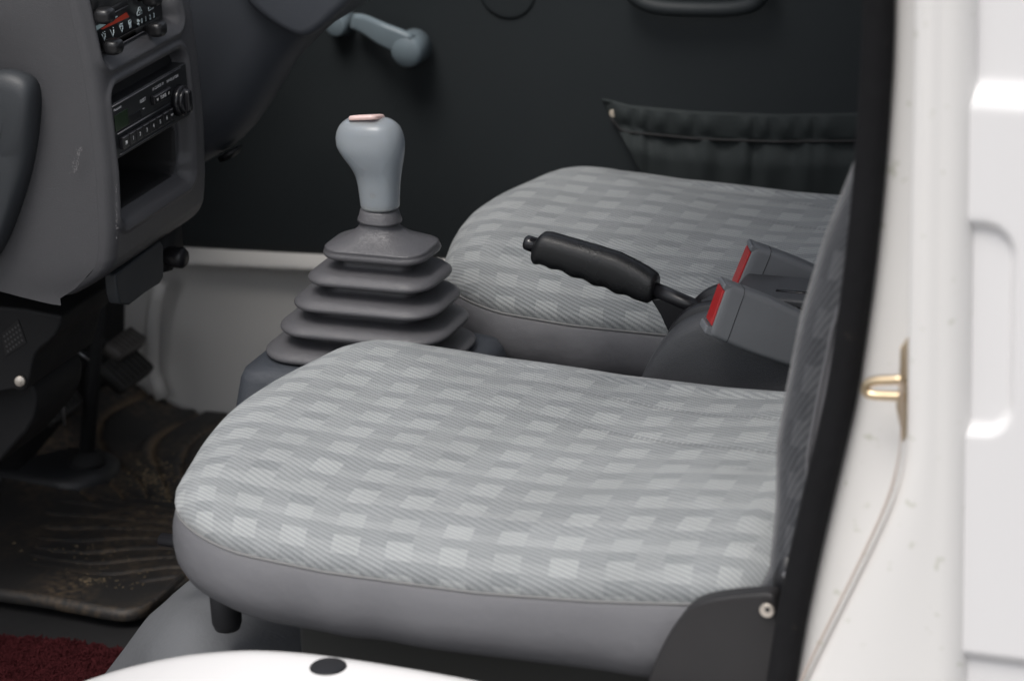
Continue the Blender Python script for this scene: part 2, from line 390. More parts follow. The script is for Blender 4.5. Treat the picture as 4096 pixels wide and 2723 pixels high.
# driver side kick panel and door sill (painted)
kt = [P(u, v, 'y', .56) for u, v in ((560, 990), (750, 990), (1050, 1003), (1780, 1035), (2300, 1060))]
yk = .56
V, Fc = [], []
ktl = [(-.66, .2395)]+[(q.x, q.z) for q in kt[1:]]+[(.30, .262)]
prof = [(.62, .004), (yk+.016, .001), (yk+.008, -.002), (yk+.0, -.007), (yk-.006, -.013), (yk-.008, -.0165), (yk-.006, -.0195), (yk+.006, -.023), (yk+.008, -.045), (yk-.002, -.09), (yk-.012, -.14), (yk-.02, -.20), (yk-.022, -.235)]
for x, z in ktl:
    for y, dz in prof: V.append((x, y, z+dz))
n = len(prof)
for i in range(len(ktl)-1):
    for j in range(n-1): Fc.append((i*n+j, i*n+j+1, (i+1)*n+j+1, (i+1)*n+j))
kp = mesh('kick_panel', V, Fc, 'kick', body)
# raised moulded edge of the kick panel at the left
le = [P(u, v, 'y', .53) for u, v in ((640, 1130), (612, 1250), (606, 1400), (612, 1500), (650, 1590))]
mesh('kick_panel_edge', *tube([tuple(p) for p in smoothpoly([tuple(q) for q in le], 2, False)], .0085, 10), 'kick', kp)
# dark front bulkhead under the dash
v, f = box(-.72, -.70, -.46, .62, .04, .76); mesh('bulkhead', v, f, 'foot', body)
v, f = box(-.70, -.575, .30, .57, .04, .60); mesh('footwell_wall', v, f, 'foot', body)

# ------------------------------------------------------------------ driver's door
door = thing('driver_door', (0, .60, .25), 'far charcoal door panel with grey window crank and gathered pocket, behind the driver seat', 'door')
yd = .575
v, f = box(-.70, .62, yd, .60, .243, .76)
V, Fc = [], []
for i in range(61):
    x = lerp(-.75, .64, i/60)
    for k in range(31):
        z = lerp(.238+.018*sstep((x+.5)/.6), .80, k/30)
        V.append((x, yd+.004*math.sin(x*5)*math.sin(z*7)+.006*sstep((z-.6)/.1), z))
for i in range(60):
    for k in range(30):
        a_ = i*31+k; Fc.append((a_, a_+1, a_+32, a_+31))
mesh('door_panel', V, Fc, 'doorp', door, solid=.01)
# window crank
def D(u, v, y): q = P(u, v, 'y', y); return Vector((q.x, q.y, q.z))
crank = thing('window_crank', (0, 0, 0), 'x', 'x'); bpy.data.objects.remove(crank)
h0, h1 = D(1395, 95, .545), D(1655, 185, .545)
arm = []
for k in range(13):
    t = k/12; c = h0.lerp(h1, t); w = lerp(.0085, .0145, t**.8); c.z += .004*math.sin(math.pi*t)
    yy = lerp(.556, .538, sstep(t*1.6)); d = .0055
    ax = (h1-h0).normalized(); up = Vector((-ax.z, 0, ax.x))
    arm.append([tuple(c+up*b_+Vector((0, yy-.545+a_, 0))) for a_, b_ in [(aa*d/ .0055*.0055/.0055*1.0, bb) for aa, bb in rrect(.0055, w, .0045, 4)]])
ck = mesh('window_crank', *loft(arm), 'crank', door)
mesh('crank_hub', *disc(D(1372, 85, .572), (0, -1, 0), .016, .022, 28, .0125), 'crank', ck)
mesh('crank_knob', *disc(D(1664, 182, .562), (0, -1, 0), .0185, .030, 32, .0175, .003), 'crank', ck)
# door pull at the top edge of the frame
pp = [D(u, v, .55) for u, v in ((2500, -60), (2545, 0), (2620, 32), (2780, 40), (2950, 38), (3040, 10), (3060, -60))]
mesh('door_pull', *tube([tuple(p) for p in smoothpoly([tuple(q) for q in pp], 2, False)], .008, 10), 'doorp', door)
# speaker ring whose rim just shows at the top
mesh('speaker_ring', *disc(D(2030, -45, .572), (0, -1, 0), .032, .003, 40), 'doorp', door)
# gathered pocket
tx = [2400, 2420, 2460, 2520, 2800, 3100, 3440, 3600]; ty = [398, 400, 408, 425, 450, 460, 455, 452]
V, Fc = [], []
NU, NV = 260, 40
for i in range(NU+1):
    u_ = lerp(2405, 3640, i/NU); vt = interp(tx, ty, u_)
    for k in range(NV+1):
        t = k/NV
        vb = lerp(vt, 900, t)
        u = lerp(2405+(vb-vt)*.55, 3640-max(0, vb-565)*1.05, i/NU)
        g = math.sin(u/15.5+1.7*math.sin(u/83)+.9*math.sin(u/37)); gb = math.sin(u/29+2*math.sin(u/120)+t*2.5)
        hem = vt+interp([2405, 2480, 2800, 3600], [30, 105, 107, 110], u)
        edge = sstep((u-2405)/70)
        if vb < hem:
            tt = (vb-vt)/max(1, hem-vt)
            y = .571-.006*edge-(.0028+.0020*g)*math.sin(math.pi*min(1, tt*1.05))*edge
        else:
            tt = (vb-hem)/330
            fade = max(0, 1-tt)
            y = .566-.010*sstep(tt*3)*edge*max(.2, 1-tt*.6)-(.0030*gb+.0016*g*fade)*edge*(.35+.65*fade)
        edge2 = sstep((3640-u_)/60) if vb > 565 else 1
        V.append(tuple(D(u, vb, .572+(y-.572)*edge2)))
for i in range(NU):
    for k in range(NV):
        a_ = i*(NV+1)+k; Fc.append((a_, a_+1, a_+NV+2, a_+NV+1))
pk = mesh('door_pocket', V, Fc, 'pocket', door, solid=.0015)
hl = [tuple(D(u, interp(tx, ty, u)+interp([2405, 2480, 2800, 3600], [30, 105, 107, 110], u), .5625)) for u in range(2440, 3600, 20)]
mesh('hem_cord', *tube(hl, .0016, 8), 'blkmatte', pk)
hl = [tuple(D(u, interp(tx, ty, u)+2, .5675)) for u in range(2410, 3600, 20)]
mesh('hem_edge', *tube(hl, .0018, 8), 'pocket', pk)
mesh('snap_button', *disc(D(2455, 452, .567), (0, -1, 0), .0042, .003, 20), 'snap', pk)

# ------------------------------------------------------------------ seats
def outline(L, Wd, r, N=160, bow=.02):
    """plan of the cushion: bowed front with big corner radii, squarer rear; starts at the centre of the rear"""
    pts = []
    hw = Wd/2
    def add(x, y): pts.append((x, y))
    for k in range(20): add(L, lerp(0, -hw+.055, k/20))
    for k in range(8): t = R_(90*k/8); add(L-.055+.055*math.cos(t), -hw+.055-.055*math.sin(t))
    for k in range(40): x = lerp(L-.055, r*1.25, k/40); add(x, -hw-.004*math.sin(math.pi*k/40)+.0*x)
    for k in range(16): t = R_(90*k/16); add(r*1.25-r*1.25*math.sin(t), -hw+r-r*math.cos(t))
    for k in range(30): y = lerp(-hw+r, hw-r, k/30); add(0-bow*math.sin(math.pi*k/30)**1.0, y)
    for k in range(16): t = R_(90*k/16); add(r*1.25-r*1.25*math.cos(t), hw-r+r*math.sin(t))
    for k in range(40): x = lerp(r*1.25, L-.055, k/40); add(x, hw+.004*math.sin(math.pi*k/40))
    for k in range(8): t = R_(90*k/8); add(L-.055+.055*math.sin(t), hw-.055+.055*math.cos(t))
    for k in range(20): add(L, lerp(hw-.055, 0, k/20))
    pts = [(x, y-.042*sstep((x-.10)/.40)*max(0, y/hw)) for x, y in pts]
    n = len(pts)   # soften
    for _ in range(6): pts = [((pts[i-1][0]+2*pts[i][0]+pts[(i+1) % n][0])/4, (pts[i-1][1]+2*pts[i][1]+pts[(i+1) % n][1])/4) for i in range(n)]
    return pts
def seat_z(x):  # seam height along the length: dips in the middle
    return interp([-.03, .03, .08, .15, .27, .36, .44, .52], [.3985, .3955, .388, .3835, .3835, .388, .395, .402], x)
def cushion(root, cy, Wd, Lc, detail=True, hcrown=.044):
    pl = outline(Lc, Wd, .070); n = len(pl); cx0, cy0 = Lc*.52, 0
    nrm = []
    for i in range(n):
        a_, b_ = pl[i-1], pl[(i+1) % n]; d = Vector((b_[0]-a_[0], b_[1]-a_[1])).normalized(); nv = Vector((d.y, -d.x))
        if nv.dot(Vector((pl[i][0]-cx0, pl[i][1]))) < 0: nv = -nv
        nrm.append(nv)
    # inset rings: distance d inwards from the seam, rounded shoulder
    rings, uvr = [], []
    prof = [(-.0005, 0), (-.0025, .006), (-.0015, .012), (.0025, .019), (.008, .026), (.016, .032), (.027, .037), (.042, .0405)]
    arc = 0; pd = (0, 0); K = len(prof)
    for d, hz in prof:
        ring, uu = [], []
        arc += math.hypot(d-pd[0], hz-pd[1]); pd = (d, hz)
        for i, (x, y) in enumerate(pl):
            px, py = x-nrm[i].x*d, y-nrm[i].y*d
            front = sstep(-nrm[i].x*1.3)
            zz = seat_z(x)+hz*(1 if not front else lerp(1, .93, front))
            ring.append((px, py+cy, zz)); ex = (.05-arc)*.85
            uu.append((px+nrm[i].x*max(0, ex), py+nrm[i].y*max(0, ex)))
        rings.append(ring); uvr.append(uu)
    last = rings[-1]; NIN = 22
    for k in range(1, NIN+1):
        t = k/NIN
        ring, uu = [], []
        for i, (px, py, pz) in enumerate(last):
            X, Y = lerp(px, cx0, t), lerp(py-cy, 0, t)
            w = 1-(1-t)**2
            base = lerp(pz, seat_z(X)*.35+.65*.3905+.0405+.0045, w)
            dish = -.010*math.exp(-((X-Lc*.60)**2/.022+Y*Y/.012))
            groove = 0
            if detail:
                groove += .0022*noise.noise(Vector((X*14, Y*16, cy)))
            ring.append((X, Y+cy, base+dish+groove)); uu.append((X, Y))
        rings.append(ring); uvr.append(uu)
    V, Fc = loft(rings, False)
    UV = [p for r in uvr for p in r]
    Fc.append(tuple((len(rings)-1)*n+i for i in range(n)))
    cu = mesh('cushion', V, Fc, 'fabric', root, uvs=UV)
    # piping along the seam
    pts = [(x+nrm[i].x*.0012, y+nrm[i].y*.0012+cy, seat_z(x)-.0004) for i, (x, y) in enumerate(pl)]
    mesh('piping', *tube(pts, .0011, 8, closed=True), 'piping', cu)
    # vinyl skirt
    sk = [(.0, 0), (.003, -.004), (.006, -.014), (.0075, -.026), (.006, -.038), (.000, -.050), (-.010, -.059), (-.026, -.066), (-.05, -.069), (-.10, -.070)]
    rings = []
    for d, hz in sk:
        ring = []
        for i, (x, y) in enumerate(pl):
            q = lerp(.80, 1, sstep((x+.01)/.15))
            w = .0012*math.sin(i*.55+math.sin(i*.21)*2)*sstep(-hz/.03) if detail else 0
            ring.append((x+nrm[i].x*(d+w), y+nrm[i].y*(d+w)+cy, seat_z(x)*(1 if hz > -.05 else 1)+hz*q-(seat_z(x)-.386)*sstep(-hz/.06)))
        rings.append(ring)
    V, Fc = loft(rings, True)
    mesh('skirt', V, Fc, 'vinyl', root)
    v, f = box(.06, Lc-.03, cy-Wd/2+.05, cy+Wd/2-.05, .20, .325)
    return cu
seat1 = thing('passenger_seat', (.22, -.262, .20), 'near light grey checked cloth seat with smooth vinyl skirt, closest to the open door', 'car seat', 'pair of grey checked cab seats')
cushion(seat1, -.258, .380, .505)
seat2 = thing('driver_seat', (.22, .262, .20), 'far grey checked cloth seat beyond the parking brake, against the charcoal door', 'car seat', 'pair of grey checked cab seats')
cushion(seat2, .262, .346, .505)
def backrest(root, yc, Wd):  # same cloth as the cushion, its colours darkened to paint in shade
    pr = [(.463, .385), (.484, .42), (.489, .47), (.490, .515), (.497, .554), (.508, .61), (.524, .665), (.545, .72), (.575, .80), (.60, .87)]
    th = .085
    y0, y1 = yc-Wd/2, yc+Wd/2
    rings, UV = [], []
    ys = []
    # front cushion of woven cloth wrapping a little round the side
    prof = [(0, .029), (.0, .026), (-.0005, .021), (.001, .015), (.004, .009), (.011, .003), (.022, .0), (.045, -.003)]
    arc0 = .06
    for x, z in pr:
        ring, uu = [], []
        for d, back in prof: ring.append((x+back, y0+d, z)); uu.append((z*1.06, y0+d-back*.9))
        for k in range(1, 10): yy = lerp(y0+.045, y1-.045, k/10); ring.append((x-.003-.004*math.sin(math.pi*k/10), yy, z)); uu.append((z*1.06, yy))
        for d, back in prof[::-1]: ring.append((x+back, y1-d, z)); uu.append((z*1.06, y1-d+back*.9))
        rings.append(ring); UV += uu
    n = len(rings[0]); V = [p for r in rings for p in r]; Fc = []
    for k in range(len(rings)-1):
        for i in range(n-1): Fc.append((k*n+i, k*n+i+1, (k+1)*n+i+1, (k+1)*n+i))
    b = mesh('backrest', V, Fc, 'fabric_shaded', root, uvs=UV)
    rings = []
    for x, z in pr:
        rings.append([(x+.028, y0-.0002, z), (x+.033, y0-.0015, z), (x+.060, y0-.001, z), (x+.085, y0+.004, z), (x+.10, y0+.02, z), (x+.10, y1-.02, z), (x+.085, y1-.004, z), (x+.028, y1+.0005, z)])
    V, Fc = loft(rings, True)
    mesh('backrest_vinyl', V, Fc, 'vinyl', b)
    sm = [(x+.0285, y0-.0008, z) for x, z in pr]
    mesh('backrest_piping', *tube(sm, .0015, 8), 'vinyl', b)
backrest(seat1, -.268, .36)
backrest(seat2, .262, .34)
# dark plate over the recliner hinge with its screw, black rubber foot, adjuster
pl = [(2780, 2398), (2830, 2378), (2900, 2364), (3000, 2353), (3108, 2347), (3118, 2380), (3128, 2460), (3130, 2560), (3118, 2760), (3105, 2900), (2590, 2900), (2598, 2720), (2640, 2610), (2690, 2510), (2740, 2440)]
hp = mesh('hinge_cover', *prism(smoothpoly(pxpoly(pl, -.458), 1), -.468, -.452), 'hinge', seat1, bevel=.003)
c = P(3070, 2437, 'y', -.469)
mesh('screw', *disc(c, (0, -1, 0), .0052, .0022, 24), 'screw', hp)
c = P(3070, 2437, 'y', -.4712)
mesh('screw_recess', *disc(c, (0, -1, 0), .0018, .0004, 12), 'blk', hp)
c = P(3150, 2210, 'y', -.44)
mesh('recliner', *tube([(c.x, c.y, c.z-.05), (c.x-.001, c.y, c.z-.02), (c.x+.004, c.y, c.z+.0)], [.011, .010, .008], 14), 'blk', seat1)
mesh('recliner_bolt', *disc(P(3148, 2295, 'y', -.452), (0, -1, 0), .0028, .003, 14), 'steel', seat1)
t = P(870, 2400, 'y', -.36); t2 = P(910, 2510, 'y', -.36)
mesh('rubber_foot', *tube([(t2.x, t.y, t.z+.03), (t2.x, t.y, t2.z+.006), (t2.x, t.y, t2.z)], [.0125, .0120, .0100], 20), 'rubber', seat1)
t = P(680, 2160, 'y', -.30)
mesh('adjuster_lever', *tube([(t.x-.008, t.y, t.z), (t.x+.06, t.y, t.z)], .005, 12, flat=(1.4, 1)), 'blk', seat1)
v, f = box(.10, .47, -.40, -.10, .245, .325); mesh('seat_frame', v, f, 'under', seat1, bevel=.004)
v, f = box(.10, .47, .13, .42, .10, .325); mesh('seat_frame', v, f, 'foot', seat2, bevel=.004)

# ------------------------------------------------------------------ vinyl covered wheel housing below the near seat
V, Fc = [], []
NX, NY = 60, 40
for i in range(NX+1):
    for j in range(NY+1):
        y = lerp(-.475, -.14, j/NY)
        x = lerp(-.175, .52, i/NX)
        # nose slopes forward and down, top slightly crowned
        lead = .012-.070*sstep((y+.42)/.16)+.02*sstep((y+.22)/.1)
        d = (x-lead)
        top = .2455+.016*math.exp(-((x-.0+.03)/.05)**2)*sstep((y+.42)/.1)
        z = top if d > 0 else top-(d*d)*9.0 if d > -.05 else top-.0225-(-d-.05)*(1.25+1.2*sstep((-.28-y)/.08))
        z = max(z, .03)
        z += .0022*noise.noise(Vector((x*22, y*22, 3)))
        z -= .05*sstep((y-(-.18))/.06)
        V.append((x, y, z))
for i in range(NX):
    for j in range(NY):
        a_ = i*(NY+1)+j; Fc.append((a_, a_+1, a_+NY+2, a_+NY+1))
prop(mesh('wheelhouse_cover', V, Fc, 'wheelh'), 'blue-grey vinyl covered hump under the near seat behind the white sill', 'wheel housing cover')

# ------------------------------------------------------------------ gear lever with bellows
gear = thing('gear_lever', (0, 0, .1), 'gear lever with milky plastic knob on a five-fold grey rubber bellows', 'gear lever')
tiers = [(1262, 1737, 1030, .0490, .033), (1194, 1790, 1133, .0600, .0405), (1132, 1835, 1235, .0695, .047), (1072, 1876, 1335, .0790, .053), (1008, 1913, 1437, .0885, .059)]
info = []
for lx, rx, vy, a_, b_ in tiers:
    q = P(lx, vy, 'y', -b_); info.append((q.x+a_, a_, b_, q.z))
rings = []
def ringat(cx, a_, b_, z, rr=.55, n=7, tilt=0):
    return [(cx+x, y, z+x*tilt) for x, y in rrect(a_, b_, b_*rr, n)]
q0 = P(1516, 888, 'y', 0)       # top of the bellows
q1 = P(1520, 872, 'y', 0)
# (profile per tier: groove under previous, shoulder, rim, under-rim)
cx, a1, b1, z1 = info[0]
neck = (q0.x, .0165, .0150, q0.z)
rings.append(ringat(neck[0], neck[1]*.7, neck[2]*.7, neck[3]+.002, .9, tilt=-.04))
rings.append(ringat(neck[0], neck[1]*.96, neck[2]*.96, neck[3]+.0012, .9, tilt=-.04))
for t, w in ((0, 0), (.10, .02), (.25, .09), (.4, .20), (.55, .35), (.7, .55), (.83, .77), (.92, .90), (.97, .96)):
    rings.append(ringat(lerp(neck[0], cx, t), lerp(neck[1], a1, w), lerp(neck[2], b1, w), lerp(neck[3], z1+.0056, t), lerp(.95, .62, w), tilt=-.04*(1-t)))
for i, (cx, a_, b_, z) in enumerate(info):
    if i > 0:
        pcx, pa, pb, pz = info[i-1]
        dz = pz-z
        g = .90
        rings += [ringat(lerp(pcx, cx, .60), pa*.66, pb*.50, z+dz*.60, .60), ringat(cx, pa*.64, pb*.46, z+.0108, .60), ringat(cx, pa*.72, pb*.60, z+.0098, .60),
                  ringat(cx, lerp(pa*.84, a_, .35), lerp(pb*.80, b_, .35), z+.0080, .60), ringat(cx, lerp(pa*.84, a_, .75), lerp(pb*.80, b_, .75), z+.0064, .62),
                  ringat(cx, a_-.0025, b_-.0025, z+.0046, .62)]
    else:
        rings += [ringat(cx, a_-.0018, b_-.0018, z+.0050, .62)]
    rings += [ringat(cx, a_-.0004, b_-.0004, z+.0030, .62), ringat(cx, a_, b_, z+.0008, .62), ringat(cx, a_-.0010, b_-.0010, z-.0012, .62), ringat(cx, a_-.004, b_-.004, z-.0026, .62)]
    if i < 4:
        rings += [ringat(cx, a_*.84, b_*.76, z-.0030, .60), ringat(cx, a_*.64, b_*.46, z-.0036, .60)]
v, f = loft(rings)
mesh('bellows', v, f, 'boot', gear)
kb = []
for px_, w, d, vv in ((1519, .0195, .0175, 880), (1519, .0192, .0172, 872), (1519, .0182, .0162, 862), (1518, .0168, .0152, 838), (1518, .0155, .0140, 832)):
    q = P(px_, vv, 'y', 0); kb.append(ringat(q.x, w, d, q.z, .95, tilt=-.05))
mesh('collar', *loft(kb), 'boot', gear)
# knob
rows = [(468, 1450, 1505), (474, 1408, 1545), (480, 1388, 1562), (490, 1374, 1578), (505, 1361, 1593), (525, 1352, 1604), (550, 1348, 1611), (580, 1352, 1613), (605, 1364, 1612), (630, 1382, 1609), (655, 1402, 1605), (680, 1418, 1602), (705, 1429, 1599), (735, 1437, 1596), (770, 1442, 1594), (800, 1446, 1593), (822, 1449, 1593), (827, 1451, 1591)]
kn = mat('knob_shell', (.80, .84, .84), .26)
b = kn.node_tree.nodes['Principled BSDF']; b.inputs['Transmission Weight'].default_value = .74; b.inputs['IOR'].default_value = 1.38
b.inputs['Subsurface Weight'].default_value = .0
MT['knob'] = kn; MT['knobcore'] = mat('knob_core', (.12, .165, .24), .5, var=.25, varscale=45)
rings = []
for vv, l, r in rows:
    c = P((l+r)/2, vv, 'y', 0); hw = (P(r, vv, 'y', 0).x-P(l, vv, 'y', 0).x)/2
    dp = interp([468, 480, 500, 580, 640, 700, 830], [.007, .013, .018, .0215, .0195, .016, .0150], vv)
    if vv == 468: hw *= .9
    ps = []
    for k in range(40):
        t = 2*math.pi*k/40; ct, s_ = math.cos(t), math.sin(t); ex = .86
        ps.append((c.x+hw*.985*math.copysign(abs(ct)**ex, ct), dp*math.copysign(abs(s_)**ex, s_), c.z))
    rings.append(ps)
kob = mesh('knob', *loft(rings), 'knob', gear)
core = []
for k, ps in enumerate(rings[3:-1]):
    cx_ = sum(p[0] for p in ps)/len(ps)
    core.append([(cx_+(x-cx_)*.86, y*.84, z) for x, y, z in ps])
mesh('knob_core', *loft(core), 'knobcore', kob)
q = P(1465, 480, 'y', -.001); q2 = P(1467, 462, 'y', -.001)
cap = [[(q.x+x, y, z+x*.10-y*.24) for x, y in rrect(w, .0125*w/.0135, .006*w/.0135, 6)] for w, z in ((.0135, q.z), (.0135, q.z+.002), (.0131, q.z+.0032), (.0122, q.z+.0040), (.010, q.z+.0043))]
mesh('knob_cap', *loft(cap), 'pink', gear)
c = P(1490, 782, 'y', -.0150)
mesh('knob_mark', *tube([tuple(Vector((c.x, -.0152, c.z))+Vector((.0017*math.cos(t), .0004*abs(math.cos(t)), .0017*math.sin(t)))) for t in [2*math.pi*k/16 for k in range(16)]], .00035, 6, closed=True), 'housing', gear)
# housing under the bellows
cx, a_, b_, z = info[-1]
rings = []
for g, zz in ((-.012, z-.0035), (-.004, z-.004), (.002, z-.006), (.009, z-.0085), (.013, z-.016), (.023, z-.06), (.033, z-.12), (.042, .05)):
    rings.append(ringat(cx+g*.1, a_+g, b_+.008+g*.6, zz, .26, 8))
mesh('lever_housing', *loft(rings), 'housing', gear)

# ------------------------------------------------------------------ parking brake
brake = thing('parking_brake', (.3, 0, .40), 'black parking brake lever with finger-grooved grip, between the two seats', 'parking brake')
top = [(2128, 968), (2136, 950), (2150, 936), (2172, 928), (2205, 931), (2300, 958), (2400, 986), (2480, 1012), (2560, 1052), (2605, 1080), (2632, 1100), (2640, 1112)]
bot = [(2120, 1040), (2117, 1052), (2122, 1058), (2140, 1060), (2165, 1052), (2240, 1078), (2330, 1114), (2420, 1148), (2500, 1177), (2560, 1198), (2598, 1209), (2606, 1205)]
A0, A1 = P(2128, 1005, 'y', 0), P(2622, 1160, 'y', 0)
ax = (A1-A0).normalized(); up = Vector((-ax.z, 0, ax.x)); up = up if up.z > 0 else -up
LA = (A1-A0).length
def fit(pts):
    r = []
    for u, v in pts:
        q = P(u, v, 'y', 0)-A0; r.append((q.dot(ax), q.dot(up)))
    r.sort(); return [a for a, b in r], [b for a, b in r]
ts, tv = fit(top); bs, bv = fit(bot)
rings = []
N = 64
for k in range(N+1):
    s = lerp(.0, LA, k/N)
    e = min(1, math.sqrt(max(0, 1-(1-min(1, s/.010))**2))*.85+.15) if s < .010 else (1 if s < LA-.005 else .82+.18*math.sqrt(max(0, 1-((s-LA+.005)/.005)**2)))
    T_ = interp(ts, tv, s); B_ = interp(bs, bv, s)
    wave = .0010*math.cos((s-.020)/.0205*2*math.pi)*sstep((s-.012)/.01)*sstep((LA-.012-s)/.01)
    m_, h_ = (T_+B_)/2, (T_-B_)/2
    hb = h_
    c = A0+ax*s
    w = .0122*e
    ps = []
    for i in range(28):
        t = 2*math.pi*i/28; ct, s_ = math.cos(t), math.sin(t); ex = .80
        yy = w*math.copysign(abs(ct)**ex, ct); rr = math.copysign(abs(s_)**ex, s_)
        off = m_+h_*e*rr+(wave if s_ < -.2 else 0)*min(1, -s_*1.3 if s_ < 0 else 0)*-1
        q = c+up*off; ps.append((q.x, yy, q.z))
    rings.append(ps)
mesh('grip', *loft(rings), 'grip', brake)
b0, b1 = P(2099, 968, 'y', 0), P(2165, 990, 'y', 0)
bt = [b0+ax*d for d in (0, .0012, .004, .014)]
mesh('release_button', *tube([tuple(p) for p in bt], [.0050, .0062, .0067, .0067], 20), 'gloss', brake)
t0, t1 = P(2600, 1150, 'y', 0), P(2860, 1262, 'y', 0)
mesh('lever_tube', *tube([tuple(t0), tuple(t1)], .0066, 20), 'lever', brake)
g = [(2610, 1190), (2660, 1185), (2760, 1215), (2800, 1240), (2760, 1300), (2680, 1320), (2665, 1290), (2650, 1255)]
mesh('lever_bracket', *prism(pxpoly(g, 0), -.005, .005), 'lever', brake, bevel=.0015)
# cover console
con = thing('brake_console', (.36, 0, .20), 'dark grey grained plastic cover that the parking brake rises from, between the seats', 'console')
arc = pxpoly([(2560, 1500), (2590, 1440), (2625, 1385), (2665, 1340), (2710, 1303), (2770, 1275), (2840, 1258), (2920, 1250), (3000, 1252)], -.045)
arc = [tuple(p) for p in smoothpoly(arc, 2, False)]
zt_ = arc[-1][1]
prof_ = arc+[(.43, zt_-.004), (.50, zt_-.008), (.62, zt_-.012)]
rings = []
for x, z in prof_:
    r = .012
    ring = [(x, -.047, .10 if False else z-.16), (x, -.046, z-.03), (x, -.045, z-r), (x, -.045+r*.3, z-r*.3), (x, -.045+r, z), (x, -.012, z+.001), (x, .012, z+.001), (x, .045-r, z), (x, .045-r*.3, z-r*.3), (x, .045, z-r), (x, .047, z-.16)]
    rings.append(ring)
n = len(rings[0]); V = [p for r in rings for p in r]; Fc = []
for k in range(len(rings)-1):
    for i in range(n-1): Fc.append((k*n+i, k*n+i+1, (k+1)*n+i+1, (k+1)*n+i))
cv = mesh('console_cover', V, Fc, 'cover', con)
# raised dark lip round the slot
lip = pxpoly([(2610, 1480), (2640, 1400), (2662, 1345), (2690, 1290), (2730, 1250), (2780, 1226), (2850, 1215), (2930, 1217), (3000, 1222)], -.03)
lip = [tuple(p) for p in smoothpoly(lip, 2, False)]
V, Fc = [], []
for x, z in lip: V += [(x, -.030, z-.018), (x, -.030, z-.002), (x, -.028, z), (x, -.020, z+.0005), (x, -.0175, z-.001), (x, -.0175, z-.02)]
for k in range(len(lip)-1):
    for i in range(5): Fc.append((k*6+i, k*6+i+1, (k+1)*6+i+1, (k+1)*6+i))
mesh('slot_lip', V, Fc, 'blk', con)
V2 = [(x, -y, z) for x, y, z in V]; mesh('slot_lip', V2, Fc, 'blk', con)
v, f = box(.33, .62, -.028, .028, zt_+.0, zt_+.0085)
tr = mesh('console_tray', v, f, 'cover', con, bevel=.003)
v, f = box(.40, .425, -.022, -.0195, zt_+.0088, zt_+.0100); c_ = P(3190, 1232, 'y', -.010)
v, f = box(c_.x-.018, c_.x+.018, -.012, -.0085, zt_+.0078, zt_+.0094); mesh('tray_slot', v, f, 'gloss', tr)

# ------------------------------------------------------------------ seat belt buckles
def buckle(name_label, pts_tl, c0_, rot, m, group):
    """pts: px of the top-front, bottom-front, top-rear, bottom-rear corners, on an upright plane through c0_ turned by rot"""
    D_ = Vector((math.cos(R_(rot)), math.sin(R_(rot)), 0)); N_ = Vector((-D_.y, D_.x, 0)); c0v = Vector((c0_[0], c0_[1], 0))
    def PP(u, v):
        d = ray(u, v); return CAM+d*((c0v-CAM).dot(N_)/d.dot(N_))
    tf, bf, tr_, br = [PP(u, v) for u, v in pts_tl]
    base = (tr_+br)/2
    root = thing('belt_buckle', base, name_label, 'seat belt buckle', group)
    rings = []
    N = 26; Ltot = (tr_-tf).length
    for k in range(N+1):
        t = k/N; a_ = tf.lerp(tr_, t); b_ = bf.lerp(br, t); s = t*Ltot
        th = lerp(.0115, .0120, t)*(.90+.10*min(1, s/.003)); m_ = (a_+b_)/2; h_ = (a_-b_)/2*(.97+.03*min(1, s/.003))
        hh = h_.length; hu = h_.normalized(); ps = []
        for xx, yy in rrect(th, hh, .0050, 6):
            xx_ = xx*(1-.12*(yy/hh)**2) if yy > 0 else xx
            ps.append(tuple(m_+N_*(xx_+.011)+hu*(yy+.0016*math.sin(math.pi*t)*(1 if yy > 0 else -1))))
        rings.append(ps)
    mesh('housing', *loft(rings), m, root, bevel=.0012)
    dirn = (tr_-tf).normalized(); hdir = (tf-bf).normalized()
    def blockf(name, c0, c1, w, offs, mm, **kw):
        rg = []
        for off, sh in offs:
            a_ = c0+dirn*off-hdir*sh+N_*.011; b_ = c1+dirn*off+hdir*sh+N_*.011
            rg.append([tuple(a_-N_*(w-sh)), tuple(a_+N_*(w-sh)), tuple(b_+N_*(w-sh)), tuple(b_-N_*(w-sh))])
        mesh(name, *loft(rg), mm, root, smooth=False, **kw)
    blockf('release_button', tf-hdir*.0065, bf+hdir*.0085, .0088, ((.004, 0), (-.0010, 0), (-.0018, .0006)), 'redbtn')
    blockf('guide_lip', tf-hdir*.0006, tf-hdir*.0056, .0098, ((.004, 0), (-.0016, 0), (-.0026, .0010)), m, bevel=.0007)
    blockf('guide_lip', bf+hdir*.0075, bf+hdir*.0006, .0098, ((.004, 0), (-.0040, 0), (-.0052, .0012)), m, bevel=.0007)
    mesh('split_line', *tube([tuple(Vector(p)) for p in rings[5]], .00035, 5, closed=True), 'blk', root)
    e1 = (tr_+br)/2+N_*.011
    mesh('stalk', *tube([tuple(e1-dirn*.01), tuple(e1+dirn*.06)], [.011, .009], 14), 'blk', root)
buckle('worn grey seat belt buckle with red button, nearer and lower of the two', [(2912, 1138), (2838, 1345), (3270, 1290), (3190, 1478)], (.33, -.094), 30, 'buckled', 'seat belt buckles')
buckle('grey seat belt buckle with red button, further and higher of the two', [(3018, 985), (2932, 1190), (3370, 1130), (3290, 1315)], (.36, .037), 25, 'buckle', 'seat belt buckles')

